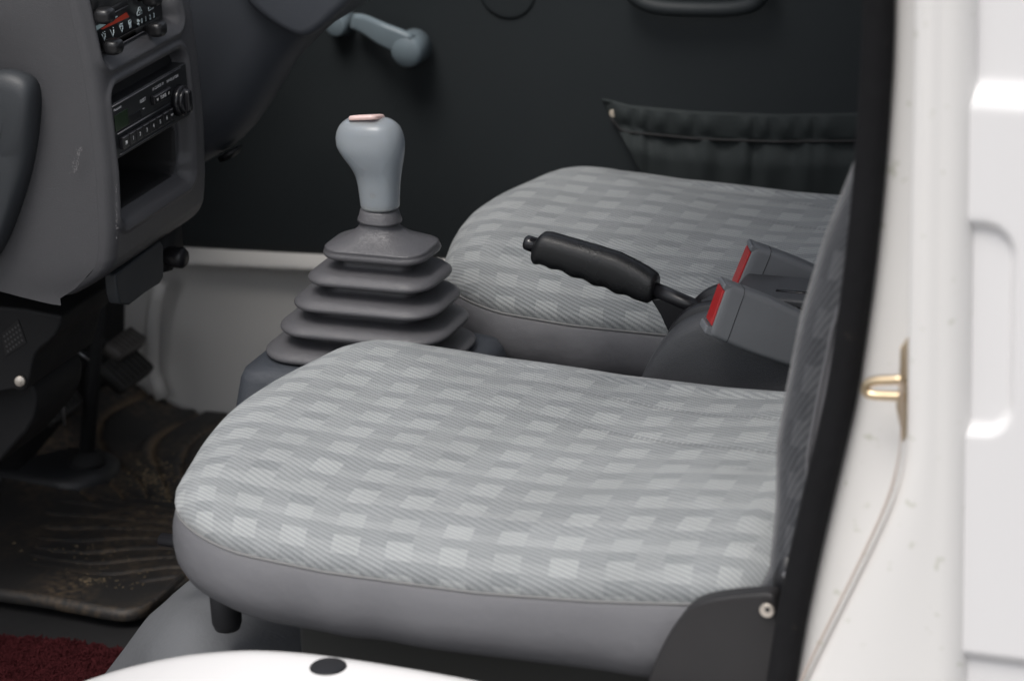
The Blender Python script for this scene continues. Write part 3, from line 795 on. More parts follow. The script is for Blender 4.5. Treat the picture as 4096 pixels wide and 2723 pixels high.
# ------------------------------------------------------------------ dashboard centre stack
dash = thing('dashboard', (-.27, 0, .45), 'grey moulded dashboard centre stack with heater controls and open pocket', 'dashboard')
XF = -.203
def YZ(u, v, x=XF): q = P(u, v, 'x', x); return q.y, q.z
def faceX(z): return interp([.438, .445, .452, .458, .464, .472, .485, .50, .55, .61, .65, .70, .80], [-.250, -.238, -.227, -.219, -.2135, -.2095, -.207, -.205, -.2025, -.2035, -.206, -.213, -.23], z)
def sd_rr(y, z, y0, y1, z0, z1, r):
    dx, dz = abs(y-(y0+y1)/2)-((y1-y0)/2-r), abs(z-(z0+z1)/2)-((z1-z0)/2-r)
    return math.hypot(max(dx, 0), max(dz, 0))+min(max(dx, dz), 0)-r
hy1, hz0 = YZ(742, 108)[0], YZ(432, 276)[1]
py1 = .061; pz0 = YZ(483, 926)[1]; rz1 = YZ(443, 350)[1]; rzb = YZ(467, 645)[1]
hz0b = YZ(742, 108)[1]
V, Fc = [], []
BL = []
YA, YB, ZA, ZB = -.096, .094, .438, .80
NY, NZ = 150, 260
print('DASH', hy1, hz0, hz0b, py1, pz0, rz1, rzb)
for i in range(NY+1):
    y = lerp(YA, YB, i/NY)
    for k in range(NZ+1):
        z = lerp(ZA, ZB, k/NZ); x = faceX(z)
        # rounded outer vertical edges and bottom corners
        for d in (y-YA, YB-y):
            if d < .014: x -= .014*(1-math.sqrt(max(0, 1-(1-d/.014)**2)))
        s1 = sd_rr(y, z, -.083, hy1, hz0, .76, .012)
        x += .0026*math.exp(-((s1-.0035)/.0028)**2)-.013*sstep(-s1/lerp(.005, .013, sstep((hz0+.030-z)/.012)))
        s2 = sd_rr(y, z, -.080, py1, pz0, rz1, .014)
        x += .0024*math.exp(-((s2-.0035)/.0028)**2)-.012*sstep(-s2/lerp(.0055, .012, sstep((pz0+.030-z)/.012)))
        s3 = sd_rr(y, z, -.080, .049, pz0+.0115, rzb-.002, .012)
        x -= .07*sstep(-s3/.004)
        V.append((x, y, z)); BL.append(s3 < .001 or (z > rzb and s2 < -.0045))
MI = []
for i in range(NY):
    for k in range(NZ):
        a_ = i*(NZ+1)+k; Fc.append((a_, a_+1, a_+NZ+2, a_+NZ+1)); MI.append(BL[a_] and BL[a_+NZ+2])
cp_ = mesh('centre_panel', V, Fc, 'dash', dash); cp_.data.materials.append(MT['blkmatte'])
for p_, m_ in zip(cp_.data.polygons, MI): p_.material_index = int(m_)
# side skin of the stack (faces the open passenger door), with the rounded lower corner
yS = YA
sp_ = pxpoly([(398, -200), (398, 0), (420, 200), (450, 400), (470, 700), (476, 900), (455, 1060), (430, 1110), (378, 1146), (330, 1195), (280, 1216), (240, 1221), (204, 1215), (100, 1185), (0, 1155), (-200, 1080), (-200, -200)], yS)
top_, N1 = [], 24
# grid in (s from face edge to the front, z)
V, Fc = [], []
zs = [lerp(.40, .82, k/60) for k in range(61)]
ptsb = pxpoly([(455, 1060), (430, 1108), (378, 1150), (330, 1195), (280, 1217), (240, 1221), (204, 1215), (100, 1185), (0, 1155), (-300, 1050)], yS)
bx = [p[0] for p in ptsb][::-1]; bz = [p[1] for p in ptsb][::-1]
NXs = 44
for k in range(61):
    t = k/60
    for i in range(NXs+1):
        s = i/NXs
        z = lerp(.45, .82, t)
        for _ in range(5):
            x = lerp(faceX(z)-.0132, -.46, s**1.15); z = lerp(interp(bx, bz, x-.002), .82, t)
        zb_ = interp(bx, bz, x-.002)
        y = yS-.006*math.sin(min(1, s*2)*math.pi*.5)
        # shallow swage where the stack widens upward
        y -= .012*sstep((z-.60)/.10)*sstep((s-.08)/.25)
        V.append((x, y, z))
for k in range(60):
    for i in range(NXs):
        a_ = k*(NXs+1)+i; Fc.append((a_, a_+1, a_+NXs+2, a_+NXs+1))
sk_ = mesh('side_panel', V, Fc, 'dash', dash)
# scuff marks on the side panel
rnd = random.Random(3)
sv, sf = [], []
def tri(c, r):
    o = len(sv); a0_ = rnd.random()*6.3
    for k in range(4): sv.append((c.x+r*math.cos(a0_+k*1.57)*.6, c.y, c.z+r*math.sin(a0_+k*1.57)*1.2))
    sf.append((o, o+1, o+2, o+3))
for _ in range(90):
    t = rnd.random(); u = lerp(322, 292, t)+rnd.gauss(0, 5+3*t); v_ = lerp(590, 692, t)+rnd.gauss(0, 3)
    tri(P(u, v_, 'y', yS-.0088), rnd.uniform(.0002, .0008))
mesh('scuff', sv, sf, 'scuff', dash, smooth=False); sv, sf = [], []
for _ in range(26):
    v_ = rnd.uniform(740, 960); tri(P(466+rnd.gauss(0, 3), v_, 'y', yS-.0050), rnd.uniform(.0003, .0008))
mesh('scuff', sv, sf, 'scuff', dash, smooth=False)
v, f = box(-.80, -.40, -.46, .60, .755, .82); mesh('upper_panel', v, f, 'dash', dash, bevel=.01)  # dash top, out of view, added to keep light off the footwell
# right and under sides
v, f = box(-.46, -.222, YB-.010, YB-.001, .47, .80); mesh('far_side_panel', v, f, 'dash', dash, bevel=.003)
v, f = box(-.45, -.235, YA+.006, YB-.006, .462, .468); mesh('underside', v, f, 'blkmatte', dash)
# dark pocket lining (open storage slot)
v, f = box(-.33, -.255, -.079, py1-.007, pz0+.007, rzb-.003)
# glovebox lid bulging at the left
gp = [(-200, 300), (0, 288), (50, 296), (95, 318), (120, 352), (128, 420), (118, 560), (90, 720), (40, 880), (0, 985), (-60, 1080), (-200, 1080)]
gq = smoothpoly(pxpoly(gp, -.118), 2)
rg = []
for d, sc in ((.022, 0), (.004, 0), (.0, .002), (-.004, .006), (-.006, .014), (-.007, .03)):
    cxx = sum(p[0] for p in gq)/len(gq); czz = sum(p[1] for p in gq)/len(gq)
    rr = []
    for x, z in gq:
        v2 = Vector((cxx-x, czz-z)); l = v2.length; v2 = v2*(sc/l)
        rr.append((x+v2.x, -.118+d, z+v2.y))
    rg.append(rr)
mesh('glovebox_lid', *loft(rg), 'dashside', dash)
# small cover and knob hanging below the stack
FL = [P(u, v, 'x', -.228) for u, v in ((462, 1098), (642, 962), (656, 985), (656, 1110), (640, 1135), (585, 1170), (520, 1220), (482, 1216), (470, 1180))]
V = [(q.x, q.y, q.z) for q in FL]+[(q.x-.012, q.y, q.z) for q in FL]; n = len(FL)
Fc = [tuple(range(n)), tuple(range(2*n-1, n-1, -1))]+[(i, (i+1) % n, n+(i+1) % n, n+i) for i in range(n)]
mesh('lower_cover', V, Fc, 'dashside', dash, bevel=.002)
cyk = P(715, 1030, 'x', -.23); 
mesh('choke_knob', *tube([(cyk.x-.03, cyk.y, cyk.z), (cyk.x-.012, cyk.y, cyk.z), (cyk.x-.010, cyk.y, cyk.z), (cyk.x+.004, cyk.y, cyk.z), (cyk.x+.007, cyk.y, cyk.z)], [.006, .007, .0095, .0100, .0075], 20), 'blk', dash)
v = [tuple(P(u, v_, 'x', -.245)) for u, v_ in ((650, 940), (728, 900), (734, 1000), (690, 1080), (655, 1090))]
mesh('knob_bracket', v+[(x-.02, y, z) for x, y, z in v], [(0, 1, 2, 3, 4), (9, 8, 7, 6, 5)]+[(i, (i+1) % 5, 5+(i+1) % 5, 5+i) for i in range(5)], 'blkmatte', dash)

# text and ink helpers: a flat frame facing +x
def text(s, yz, x, size, m, parent, name='lettering', sx=1.0):
    cu = bpy.data.curves.new(name, 'FONT'); cu.body = s; cu.size = size; cu.align_x = 'CENTER'; cu.align_y = 'CENTER'; cu.extrude = .00005; cu.offset = size*.012
    o = bpy.data.objects.new(name, cu); COL.objects.link(o)
    dg = bpy.context.evaluated_depsgraph_get(); me = bpy.data.meshes.new_from_object(o.evaluated_get(dg)); bpy.data.objects.remove(o)
    vs = [(x+p.co.z, yz[0]+p.co.x*sx, yz[1]+p.co.y) for p in me.vertices]; fs = [tuple(p.vertices) for p in me.polygons]
    return mesh(name, vs, fs, m, parent, smooth=False)
def strokes(lines, yz, x, sc, w, m, parent, name='symbol'):
    parts = []
    for ln in lines:
        parts.append(tube([(x, yz[0]+a_*sc, yz[1]+b_*sc) for a_, b_ in ln], w, 5, flat=(1, 1)))
    return mesh(name, *join(*parts), m, parent)
XH = -.2135
hp_ = mesh('heater_control', *box(XH-.002, XH, -.080, YZ(650, 60, XH)[0], YZ(425, 205, XH)[1]-.001, .77), 'panel', dash)
def HZ(u, v): return YZ(u, v, XH)
def flat(px, m, parent, name, x=XH+.0003):
    v = [(x, *HZ(u, w)) for u, w in px]; n = len(v); vv = v+[(a-.0003, b, c) for a, b, c in v]
    return mesh(name, vv, [tuple(range(n)), tuple(range(2*n-1, n-1, -1))]+[(i, (i+1) % n, n+(i+1) % n, n+i) for i in range(n)], m, parent, smooth=False)
flat([(360, 116), (376, 130), (470, 68), (468, 64)], 'ice', hp_, 'cold_wedge')
flat([(402, 117), (505, 50), (516, 69), (410, 119)], 'red', hp_, 'warm_wedge')
seatman = [[(-.9, .7), (-.5, .0), (-.05, -.9), (.25, -.2), (.5, -.35), (.45, .5)], [(.42, .75), (.42, .95)]]
shield = [[(-.6, .5), (-.4, .85), (.4, .85), (.6, .5), (.35, -.1), (-.35, -.1), (-.6, .5)]]
wav = [[(a_, -.8), (a_+.1, -.3), (a_, .1), (a_+.1, .5)] for a_ in (-.3, 0, .3)]
strokes(seatman+[[(-.5, .9), (-.1, .6), (-.3, .5)]], HZ(415, 146), XH+.0004, .0042, .00042, 'ink', hp_)
strokes(seatman, HZ(449, 130), XH+.0004, .0042, .00042, 'ink', hp_)
strokes(seatman+[[(a_*.6-.2, b_*.6+.4) for a_, b_ in shield[0]]], HZ(485, 113), XH+.0004, .0042, .00042, 'ink', hp_)
strokes(shield+wav, HZ(518, 98), XH+.0004, .0042, .0004, 'ink', hp_)
strokes([[(-.1, .1), (-.5, .5), (-.1, .9), (0, .3)], [(.1, -.1), (.5, -.5), (.1, -.9), (0, -.3)], [(-.2, -.1), (-.6, -.4)], [(.2, .1), (.6, .4)]], HZ(552, 91), XH+.0004, .0034, .0005, 'ink', hp_)
for ch, u, w in (('0', 566, 85), ('1', 582, 77), ('2', 599, 70), ('3', 614, 63)):
    text(ch, HZ(u, w), XH+.0004, .0062, 'ink', hp_, 'numeral')
carl = [[(-1, -.6), (-1, 0), (-.6, .1), (-.4, .6), (0, .85), (.5, .7), (.7, .1), (1, -.1), (1, -.6), (-1, -.6)]]
strokes(carl+[[(-.2, .3), (.2, .4), (.3, -.1), (0, -.3)]], HZ(556, 47), XH+.0004, .0045, .00042, 'ink', hp_)
strokes(carl+[[(-1.2, .6), (.0, .0), (-.2, -.2)]], HZ(601, 27), XH+.0004, .0045, .00042, 'ink', hp_)
for (u0, w0), (u1, w1) in (((398, 187), (543, 150)), ((462, 158), (640, 88)), ((400, 58), (508, 14))):
    a_, b_ = HZ(u0, w0), HZ(u1, w1); zz = (a_[1]+b_[1])/2
    mesh('slider_slot', *box(XH, XH+.0004, a_[0], b_[0], zz-.0028, zz+.0028), 'blkmatte', hp_)
    mesh('slot_edge', *box(XH, XH+.0012, a_[0], b_[0], zz-.0036, zz-.0029), 'edge', hp_)
for u, w in ((370, 60), (404, 184), (580, 113), (560, -8)):
    y_, z_ = HZ(u, w)
    ring = []
    for d, s in ((.0, .45), (.003, .45), (.005, .7), (.0065, .95), (.010, 1.02), (.015, 1.0), (.018, .86), (.0193, .6)):
        ring.append([(XH+d, y_+a_*s, z_+b_*s) for a_, b_ in rrect(.0082, .0066, .0048, 5)])
    mesh('slider_knob', *loft(ring), 'knobrub', hp_)

# radio
XR = -.2020
ry0, rz_t = YZ(447, 421, XR); ry1, _ = YZ(738, 300, XR); rz_b = YZ(467, 640, XR)[1]
ry0 = YZ(449, 520, XR)[0]; ry1 = YZ(757, 420, XR)[0]
radio = thing('car_radio', (XR-.02, 0, rz_b), 'black car radio with green display, six preset buttons and round volume knob', 'radio')
fp = mesh('faceplate', *box(XR-.03, XR, ry0, ry1, rz_b, rz_t), 'panel', radio, bevel=.0012)
mesh('trim_edge', *box(XR, XR+.0012, ry0+.002, ry1-.012, rz_t-.0018, rz_t-.0010), 'edge', fp)
def RZ(u, v): return YZ(u, v, XR)
def rbox(name, u0, w0, u1, w1, m, x0, x1, par, bev=.0004, hz=None):
    a_, b_ = RZ(u0, w0), RZ(u1, w1)
    y0, y1 = sorted((a_[0], b_[0])); z1 = (a_[1]+b_[1])/2
    return mesh(name, *box(x0, x1, y0, y1, z1-hz/2, z1+hz/2), m, par, bevel=bev)
zrow = RZ(560, 532)[1]
yb0, yb1 = RZ(475, 575)[0], RZ(680, 460)[0]
zbt = RZ(475, 549)[1]; zbb = RZ(477, 603)[1]
W7 = (yb1-yb0)/7.6
labels = ['', '1', '2', '3', '4', '5', '6', 'DISP']
yy = yb0
for k in range(8):
    w = W7 if k < 7 else W7*.6
    bt_ = mesh('preset_button', *box(XR, XR+.0042, yy+.0004, yy+w-.0006, zbb+.001, zbt), 'gloss', radio, bevel=.0007)
    mesh('button_edge', *box(XR+.0036, XR+.00425, yy+.0012, yy+w-.0014, zbt-.0012, zbt-.0004), 'edge', bt_)
    if labels[k]: text(labels[k], (yy+w/2, zbt-.0058), XR+.00435, .0048 if k < 7 else .0022, 'inkdim', bt_, 'numeral' if k < 7 else 'lettering')
    else: strokes([[(-.2, -.5), (0, 0), (-.2, .5)], [(.2, -.5), (.4, 0), (.2, .5)], [(-.6, -.5), (-.4, 0), (-.6, .5)]], (yy+w/2, zbt-.006), XR+.0044, .0030, .0003, 'inkdim', bt_)
    yy += w
mesh('button_rail', *box(XR, XR+.0016, yb0-.002, yb1+.0, zbt+.0030, zbt+.0040), 'edge', radio)
mesh('button_rail', *box(XR, XR+.0008, yb0, yb1+.01, zbb-.004, zbb-.0034), 'edge', radio)
dz0 = zbt+.006; dz1 = RZ(458, 462)[1]
dy0, dy1 = RZ(458, 480)[0], RZ(510, 465)[0]
dp_ = mesh('display', *box(XR, XR+.0008, dy0, dy1, dz0, dz1), 'lcd', radio, bevel=.0003)
mesh('display_window', *box(XR, XR+.0006, dy1+.0004, dy1+.024, dz0, dz0+.007), 'gloss', radio, bevel=.0003)
tzz = (RZ(603, 400)[1]+RZ(665, 368)[1])/2; ty0, ty1 = RZ(601, 400)[0], RZ(668, 368)[0]
tb = mesh('tune_button', *box(XR, XR+.0045, ty0, ty1, tzz-.0042, tzz+.0042), 'gloss', radio, bevel=.0009)
mesh('button_edge', *box(XR+.0038, XR+.00455, ty0+.001, ty1-.001, tzz+.0026, tzz+.0036), 'edge', tb)
text('TUNE', ((ty0+ty1)/2, tzz-.0002), XR+.0047, .0042, 'inkdim', tb)
strokes([[(-.5, .5), (0, -.5), (.5, .5)]], (ty0+.005, tzz-.0002), XR+.0047, .0024, .00022, 'inkdim', tb)
strokes([[(-.5, -.5), (0, .5), (.5, -.5)]], (ty1-.005, tzz-.0002), XR+.0047, .0024, .00022, 'inkdim', tb)
text('H–CLOCK–M', ((ty0+ty1)/2, tzz+.0085), XR+.0002, .0036, 'inkdim', radio)
yr, zr = RZ(571, 402); text('RESET', (yr, zr), XR+.0002, .0042, 'inkdim', radio)
strokes([[(-.6, 0), (.6, 0)], [(-.6, 0), (-.2, .25)]], (yr, zr-.0075), XR+.0004, .003, .0002, 'inkdim', radio)
ym, zm = RZ(467, 431); text('Panasonic', (ym+.001, zm-.001), XR+.0002, .0036, 'inkdim', radio)
ys_, zs_ = RZ(687, 312); text('SW•VOL ϕ TONE', (ys_+.001, zs_-.001), XR+.0002, .0036, 'inkdim', radio, sx=.8)
yk_, zk_ = RZ(714, 402)
kb_ = mesh('volume_knob', *disc((XR, yk_, zk_), (1, 0, 0), .0142, .006, 40, .0138), 'gloss', radio)
rg = [[(XR+.006+d, yk_+a_*s, zk_+b_*s) for a_, b_ in rrect(.0035, .0105, .0030, 6)] for d, s in ((0, 1.25), (.0015, 1.05), (.005, 1), (.0062, .92), (.0066, .7))]
mesh('knob_rib', *loft(rg), 'gloss', kb_)
mesh('knob_skirt', *disc((XR+.006, yk_, zk_), (1, 0, 0), .0122, .003, 40, .0108), 'gloss', kb_)

# ------------------------------------------------------------------ steering column shroud
colm = thing('steering_column', (-.25, .3, .5), 'large dark blue-grey steering column shroud slanting behind the dashboard, in front of the far door', 'steering column')
# stacked sections from the lower left end to the top right
sil = [(760, 690), (832, 640), (900, 603), (960, 560), (1010, 512), (1055, 455), (1100, 385), (1150, 300), (1200, 225), (1260, 160), (1320, 105), (1380, 55), (1440, 0), (1500, -60), (1560, -130)]
lower = [P(u, v, 'y', .27) for u, v in smoothpoly(sil, 1, False)]
rings = []
for k, q in enumerate(lower):
    a_ = lower[max(0, k-1)]; b_ = lower[min(len(lower)-1, k+1)]
    t = Vector((b_.x-a_.x, 0, b_.z-a_.z)).normalized(); nn = Vector((-t.z, 0, t.x)); nn = nn if nn.z > 0 else -nn
    ring = []
    H = .20; w = .055
    for (d, yy) in ((0, 0), (.003, -.018), (.010, -.034), (.022, -.046), (.04, -.052), (.09, -.056), (.15, -.057), (H, -.05), (H, .05), (.1, .056), (.02, .05), (.004, .02)):
        c = q+nn*d; ring.append((c.x, .27+yy, c.z))
    rings.append(ring)
mesh('shroud', *loft(rings), 'column', colm)
# upper hand cover overlapping the shroud
up_ = [(1620, -150), (1440, -20), (1330, 80), (1262, 138), (1215, 158), (1160, 142), (1080, 95), (1000, 35), (960, -20), (900, -150)]
uq = smoothpoly(pxpoly(up_, .195), 2)
cxx = sum(p[0] for p in uq)/len(uq); czz = sum(p[1] for p in uq)/len(uq)
rg = []
for d, sc in ((.12, 0), (.012, 0), (.004, .003), (0, .009), (-.003, .02), (-.004, .04)):
    rg.append([(x+(cxx-x)*sc/.12, .195+d, z+(czz-z)*sc/.12) for x, z in uq])
mesh('upper_cover', *loft(rg), 'column', colm)
v = [tuple(P(u, v_, 'y', .25)) for u, v_ in ((868, 632), (890, 620), (930, 602), (934, 612), (915, 640), (880, 650))]
mesh('clip', v+[(x, y+.02, z) for x, y, z in v], [tuple(range(6)), tuple(range(11, 5, -1))]+[(i, (i+1) % 6, 6+(i+1) % 6, 6+i) for i in range(6)], 'blk', colm)

# ------------------------------------------------------------------ footwell: shaft with floor boot, pedals, heater box
sh = thing('steering_shaft', P(345, 1830, 'z', .12), 'black vertical shaft standing in a rounded black floor boot, in the dark footwell', 'steering shaft')
ysf = .34
p0, p1 = P(400, 1150, 'y', ysf), P(345, 1835, 'y', ysf)
mesh('shaft', *tube([tuple(p0), tuple(p1)], [.0075, .0085], 16), 'foot', sh)
c = P(215, 1870, 'y', ysf); rings = []
cpx = P(250, 1900, 'y', ysf)
zt3 = P(345, 1842, 'y', ysf).z
for g, z in ((.35, zt3), (.80, zt3-.002), (.93, zt3-.005), (1.0, zt3-.011), (1.0, zt3-.017), (1.03, zt3-.024), (1.04, .045)):
    rings.append([(cpx.x-.030+x*g, ysf+y*g, z) for x, y in rrect(.095, .048, .046, 8)])
mesh('shaft_boot', *loft(rings), mat('floor_boot_rubber', (.022, .023, .025), .42, var=.15), sh)
cc = P(345, 1842, 'y', ysf)
mesh('shaft_gaiter', *tube([(cc.x, cc.y, zt3-.003), (cc.x, cc.y, zt3+.003), (cc.x, cc.y, zt3+.012)], [.021, .018, .010], 20), 'foot', sh)
def pedal(u, v, y, w, h, label, tilt=35, m='pedal'):
    c = P(u, v, 'y', y)
    root = thing('pedal', (c.x, c.y, c.z), label, 'pedal', 'foot pedals')
    A = R_(tilt); n_ = Vector((math.cos(A), 0, math.sin(A))); t_ = Vector((-math.sin(A), 0, math.cos(A)))
    rg = [[tuple(c+n_*d+Vector((0, 1, 0))*a_*s+t_*b_*s) for a_, b_ in rrect(w, h, min(w, h)*.35, 5)] for d, s in ((-.008, .96), (-.003, 1), (.003, 1), (.005, .93))]
    mesh('pedal_pad', *loft(rg), m, root)
    ribs = []
    for k in range(7):
        yy = lerp(-w*.8, w*.8, k/6)
        ribs.append(tube([tuple(c+n_*.0055+Vector((0, yy, 0))-t_*h*.8), tuple(c+n_*.0055+Vector((0, yy, 0))+t_*h*.8)], .0016, 6))
    mesh('tread', *join(*ribs), m, root)
    mesh('pedal_arm', *tube([tuple(c-n_*.006), tuple(c-n_*.03+t_*.06), tuple(c-n_*.05+t_*.16)], .0055, 10), 'foot', root)
pedal(505, 1475, .42, .036, .019, 'dim brown ribbed pedal beside the white kick panel', 50)
pedal(225, 1600, .30, .034, .020, 'dim ribbed pedal nearer the heater box, with a bright lower edge', 45)
pm = mat('bare_pedal_plate', (.10, .092, .085), .5, var=.2, varscale=40)
pedal(500, 1375, .44, .030, .012, 'grey-brown pedal plate just above the ribbed pedal by the kick panel', 60, pm)
for pts, r in (([(178, 1390), (228, 1480), (248, 1600), (258, 1700)], .0018), ([(250, 1335), (300, 1400), (355, 1440)], .0013)):
    prop(mesh('cable_rod', *tube([tuple(D(u, v, .20)) for u, v in smoothpoly(pts, 1, False)], r, 8), 'steel'), 'thin bent metal rod catching light in the dark footwell' if r > .0015 else 'thin faint cable curving behind the dark vertical shaft', 'rod')
heat = thing('heater_box', P(80, 1500, 'y', 0), 'black heater box under the dashboard with a small warning sticker and a round screw', 'heater box')
hb = pxpoly([(-300, 1180), (270, 1235), (265, 1290), (230, 1345), (165, 1395), (150, 1440), (140, 1500), (120, 1560), (60, 1540), (-300, 1640)], -.02)
mesh('case', *prism(smoothpoly(hb, 1), -.03, .10), 'blkmatte', heat, bevel=.004)
du = pxpoly([(-300, 1560), (60, 1480), (130, 1540), (150, 1600), (130, 1700), (40, 1800), (-20, 1870), (-300, 2000)], .0)
mesh('duct', *prism(smoothpoly(du, 1), .0, .09), 'blkmatte', heat, bevel=.004)
lab = [(5, 1335), (72, 1278), (105, 1370), (22, 1425)]
lq = pxpoly(lab, -.0312)
stk = mesh('sticker', [(x, -.0312, z) for x, z in lq]+[(x, -.0304, z) for x, z in lq], [(0, 1, 2, 3), (7, 6, 5, 4), (0, 1, 5, 4), (1, 2, 6, 5), (2, 3, 7, 6), (3, 0, 4, 7)], 'hinge', heat, smooth=False)
mesh('screw', *disc(P(82, 1522, 'y', -.032), (.3, -1, .2), .0052, .004, 20, None, .001), 'screw', heat)
mk_ = mat('sticker_ink', (.07, .07, .07), .6)
pr_ = []
for r in range(4):
    for k in range(6):
        u = lerp(16, 84, k/6)+r*5; w = lerp(1345, 1292, k/6)+r*20
        q = P(u, w, 'y', -.0316); pr_.append(box(q.x-.0009, q.x+.0009, -.0316, -.0313, q.z-.0010, q.z+.0010))
mesh('printing', *join(*pr_), mk_, stk, smooth=False)

# ------------------------------------------------------------------ floor mat with dirt, carpet, debris
mt = mat('mat_rubber', (.020, .0195, .020), .55)
n_ = mt.node_tree; b = n_.nodes['Principled BSDF']; L = n_.links.new
tc = n_.nodes.new('ShaderNodeTexCoord')
def nnoise(s, d=5, vec=None):
    t = n_.nodes.new('ShaderNodeTexNoise'); t.inputs['Scale'].default_value = s; t.inputs['Detail'].default_value = d; L(vec or tc.outputs['Object'], t.inputs['Vector']); return t
def ramp(src, p0, p1, c0=(0, 0, 0, 1), c1=(1, 1, 1, 1)):
    r = n_.nodes.new('ShaderNodeValToRGB'); r.color_ramp.elements[0].position = p0; r.color_ramp.elements[1].position = p1; r.color_ramp.elements[0].color = c0; r.color_ramp.elements[1].color = c1; L(src, r.inputs[0]); return r
def mixc(f, a_, b_):
    m = n_.nodes.new('ShaderNodeMix'); m.data_type = 'RGBA'
    for i, x in ((0, f), (6, a_), (7, b_)):
        if isinstance(x, tuple): m.inputs[i].default_value = x
        else: L(x, m.inputs[i])
    return m.outputs[2]
att = n_.nodes.new('ShaderNodeAttribute'); att.attribute_name = 'groove'
dirt = ramp(nnoise(9).outputs['Fac'], .42, .62); dust = ramp(nnoise(120, 6).outputs['Fac'], .38, .72)
mul = n_.nodes.new('ShaderNodeMath'); mul.operation = 'MULTIPLY'; L(dirt.outputs[0], mul.inputs[0]); L(dust.outputs[0], mul.inputs[1])
mul2 = n_.nodes.new('ShaderNodeMath'); mul2.operation = 'MULTIPLY'; L(att.outputs['Fac'], mul2.inputs[0]); L(ramp(nnoise(20).outputs['Fac'], .35, .6).outputs[0], mul2.inputs[1])
c1 = mixc(mul.outputs[0], (.030, .0285, .028, 1), (.150, .110, .072, 1)); c2 = mixc(mul2.outputs[0], c1, (.18, .127, .078, 1))
L(c2, b.inputs['Base Color'])
bp = n_.nodes.new('ShaderNodeBump'); bp.inputs['Distance'].default_value = .0006; bp.inputs['Strength'].default_value = .6; L(nnoise(300, 2).outputs['Fac'], bp.inputs['Height']); L(bp.outputs[0], b.inputs['Normal'])
zm_ = .058
edge_px = [(-150, 2362), (0, 2390), (150, 2413), (300, 2440), (420, 2462), (500, 2470), (560, 2458), (610, 2425), (690, 2350), (760, 2280)]
eq = [P(u, v, 'z', zm_) for u, v in smoothpoly(edge_px, 2, False)]
NU, NV = 150, 230
V, Fc, GR = [], [], []
ex_ = [q.x for q in eq]; ey_ = [q.y for q in eq]
for i in range(NU+1):
    t = i/NU*(len(eq)-1); k = min(int(t), len(eq)-2); e_ = eq[k].lerp(eq[k+1], t-k)
    for j in range(NV+1):
        s = j/NV
        # far side: spread to the kick panel
        fx = lerp(-.70, -.12, i/NU); fy = .535
        x = lerp(e_.x, fx, s**1.1); y = lerp(e_.y, fy, s)
        lipz = .006*math.exp(-((s-.012)/.012)**2)
        z = zm_+lipz+(0 if s > .004 else -.006)
        field = sstep((s-.14)/.03)*sstep((i/NU-.10)/.05)
        # leaf-vein grooves: fans of curved lines
        ph1 = y*44+.9*math.sin(x*13+1.0)+.5*math.sin(y*31+x*21)
        g = sstep((math.cos(2*math.pi*ph1)-.70)/.25)
        ph2 = (x*.95+y*.42)*27+.8*math.sin(y*19)+.4*math.sin(x*31)
        g2 = sstep((math.cos(2*math.pi*ph2)-.72)/.24)
        m2 = sstep((y-.24-.05*math.sin(x*12))/.02)
        gg = (g*(1-m2)+g2*m2)*field
        z += -.0045*gg+.0008*field*noise.noise(Vector((x*30, y*30, 0)))+.003*noise.noise(Vector((x*7, y*7, 5)))
        z += .42*max(0, -.50-x)*sstep((y-.25)/.2)
        V.append((x, y, z)); GR.append(gg)
for i in range(NU):
    for j in range(NV):
        a_ = i*(NV+1)+j; Fc.append((a_, a_+1, a_+NV+2, a_+NV+1))
MT['matr'] = mt
fm = prop(mesh('floor_mat', V, Fc, 'matr', smooth=True, solid=.004), 'dirty black rubber floor mat with curved grooves and raised rim, in the footwell', 'floor mat')
at_ = fm.data.attributes.new('groove', 'FLOAT', 'POINT')
for k, g in enumerate(GR): at_.data[k].value = g
# debris
rnd = random.Random(11); V, Fc = [], []
def chip(x, y, z, l, w, a_):
    o = len(V); c, s = math.cos(a_), math.sin(a_)
    for dx, dy, dz in ((-l, -w, 0), (l, -w, .0002), (l, w, 0), (-l, w, .0002), (-l*.7, 0, w*1.1), (l*.7, 0, w)):
        V.append((x+dx*c-dy*s, y+dx*s+dy*c, z+dz))
    for q in ((0, 1, 5, 4), (1, 2, 5), (2, 3, 4, 5), (3, 0, 4)): Fc.append(tuple(k+o for k in q))
spots = [(330, 2322, 70, 14, 230), (250, 2290, 70, 20, 60), (650, 1985, 50, 60, 160), (600, 1900, 110, 70, 200), (420, 2300, 200, 90, 60), (700, 2050, 30, 60, 45), (300, 2200, 200, 50, 40)]
for u, v, su, sv_, n in spots:
    for _ in range(n):
        q = P(rnd.gauss(u, su*.6), rnd.gauss(v, sv_*.5), 'z', zm_+.002)
        if q.y < .07: continue
        chip(q.x, q.y, zm_+.001+rnd.random()*.0015, rnd.uniform(.0005, .0024), rnd.uniform(.0002, .0006), rnd.random()*3.14)
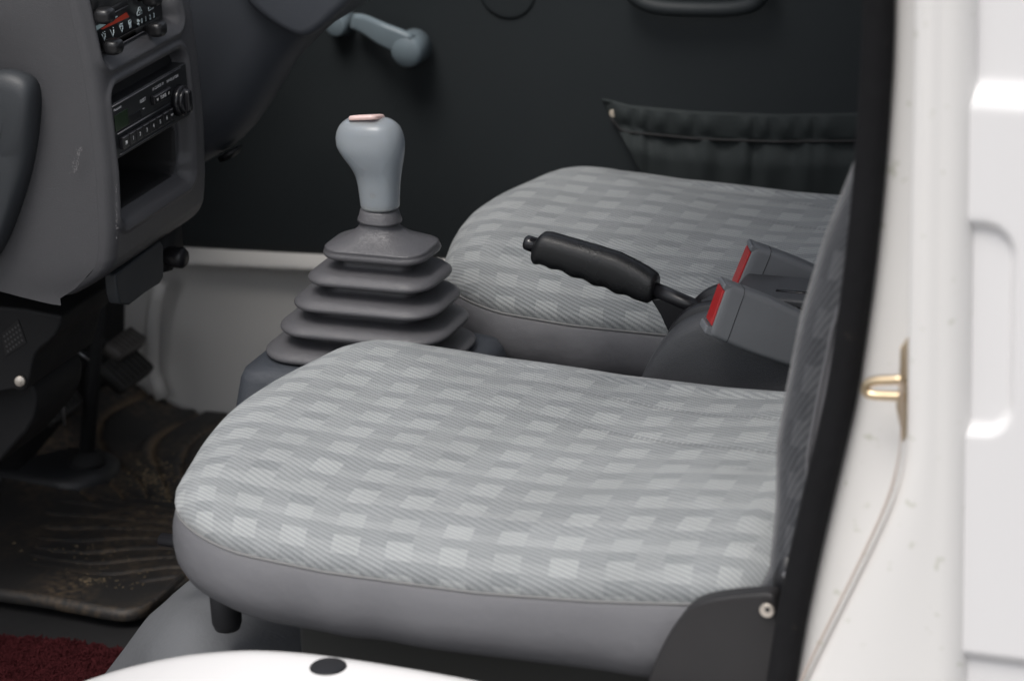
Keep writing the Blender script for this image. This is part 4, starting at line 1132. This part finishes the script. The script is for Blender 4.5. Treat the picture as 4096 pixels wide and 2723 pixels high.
MT['straw'] = mat('straw_chaff', (.36, .27, .16), .85, var=.4, varscale=120)
prop(mesh('debris', V, Fc, 'straw', smooth=False), 'scattered straw chaff and grit on the black floor mat', 'debris', kind='stuff')
# red carpet: short tufted pile
MT['carpet'] = mat('carpet_pile', (.050, .010, .012), .95, var=.55, varscale=90, spec=.1)
V, Fc = [], []
cpx_ = [(-150, 2520), (100, 2548), (300, 2562), (490, 2590), (500, 2640), (470, 2700), (420, 2860), (-150, 2860)]
rnd = random.Random(5)
cq = [P(u, v, 'z', .055) for u, v in cpx_]
n = len(cq)
for q in cq: V.append((q.x, q.y, .052))
for q in cq: V.append((q.x, q.y, .046))
Fc.append(tuple(range(n))); Fc += [(i, (i+1) % n, n+(i+1) % n, n+i) for i in range(n)]
import itertools
def inside(x, y):
    c = False
    for i in range(n):
        a_, b_ = cq[i], cq[i-1]
        if (a_.y > y) != (b_.y > y) and x < (b_.x-a_.x)*(y-a_.y)/(b_.y-a_.y)+a_.x: c = not c
    return c
xs_ = [q.x for q in cq]; ys2 = [q.y for q in cq]
cnt = 0
while cnt < 15000:
    x, y = rnd.uniform(min(xs_), max(xs_)), rnd.uniform(min(ys2), max(ys2))
    if not inside(x, y): continue
    cnt += 1
    h_ = rnd.uniform(.003, .0065)*(1+.5*noise.noise(Vector((x*60, y*60, 1)))); r = rnd.uniform(.0006, .0011)
    lx, ly = rnd.gauss(0, .0014), rnd.gauss(0, .0014); a0_ = rnd.random()*6
    o = len(V)
    for k in range(3): V.append((x+r*math.cos(a0_+k*2.1), y+r*math.sin(a0_+k*2.1), .051))
    for k in range(3): V.append((x+lx+r*1.1*math.cos(a0_+k*2.1), y+ly+r*1.1*math.sin(a0_+k*2.1), .051+h_))
    Fc += [(o, o+1, o+4, o+3), (o+1, o+2, o+5, o+4), (o+2, o, o+3, o+5), (o+3, o+4, o+5)]
prop(mesh('carpet_mat', V, Fc, 'carpet', smooth=False), 'dark red tufted carpet mat in front of the black rubber mat', 'carpet mat')
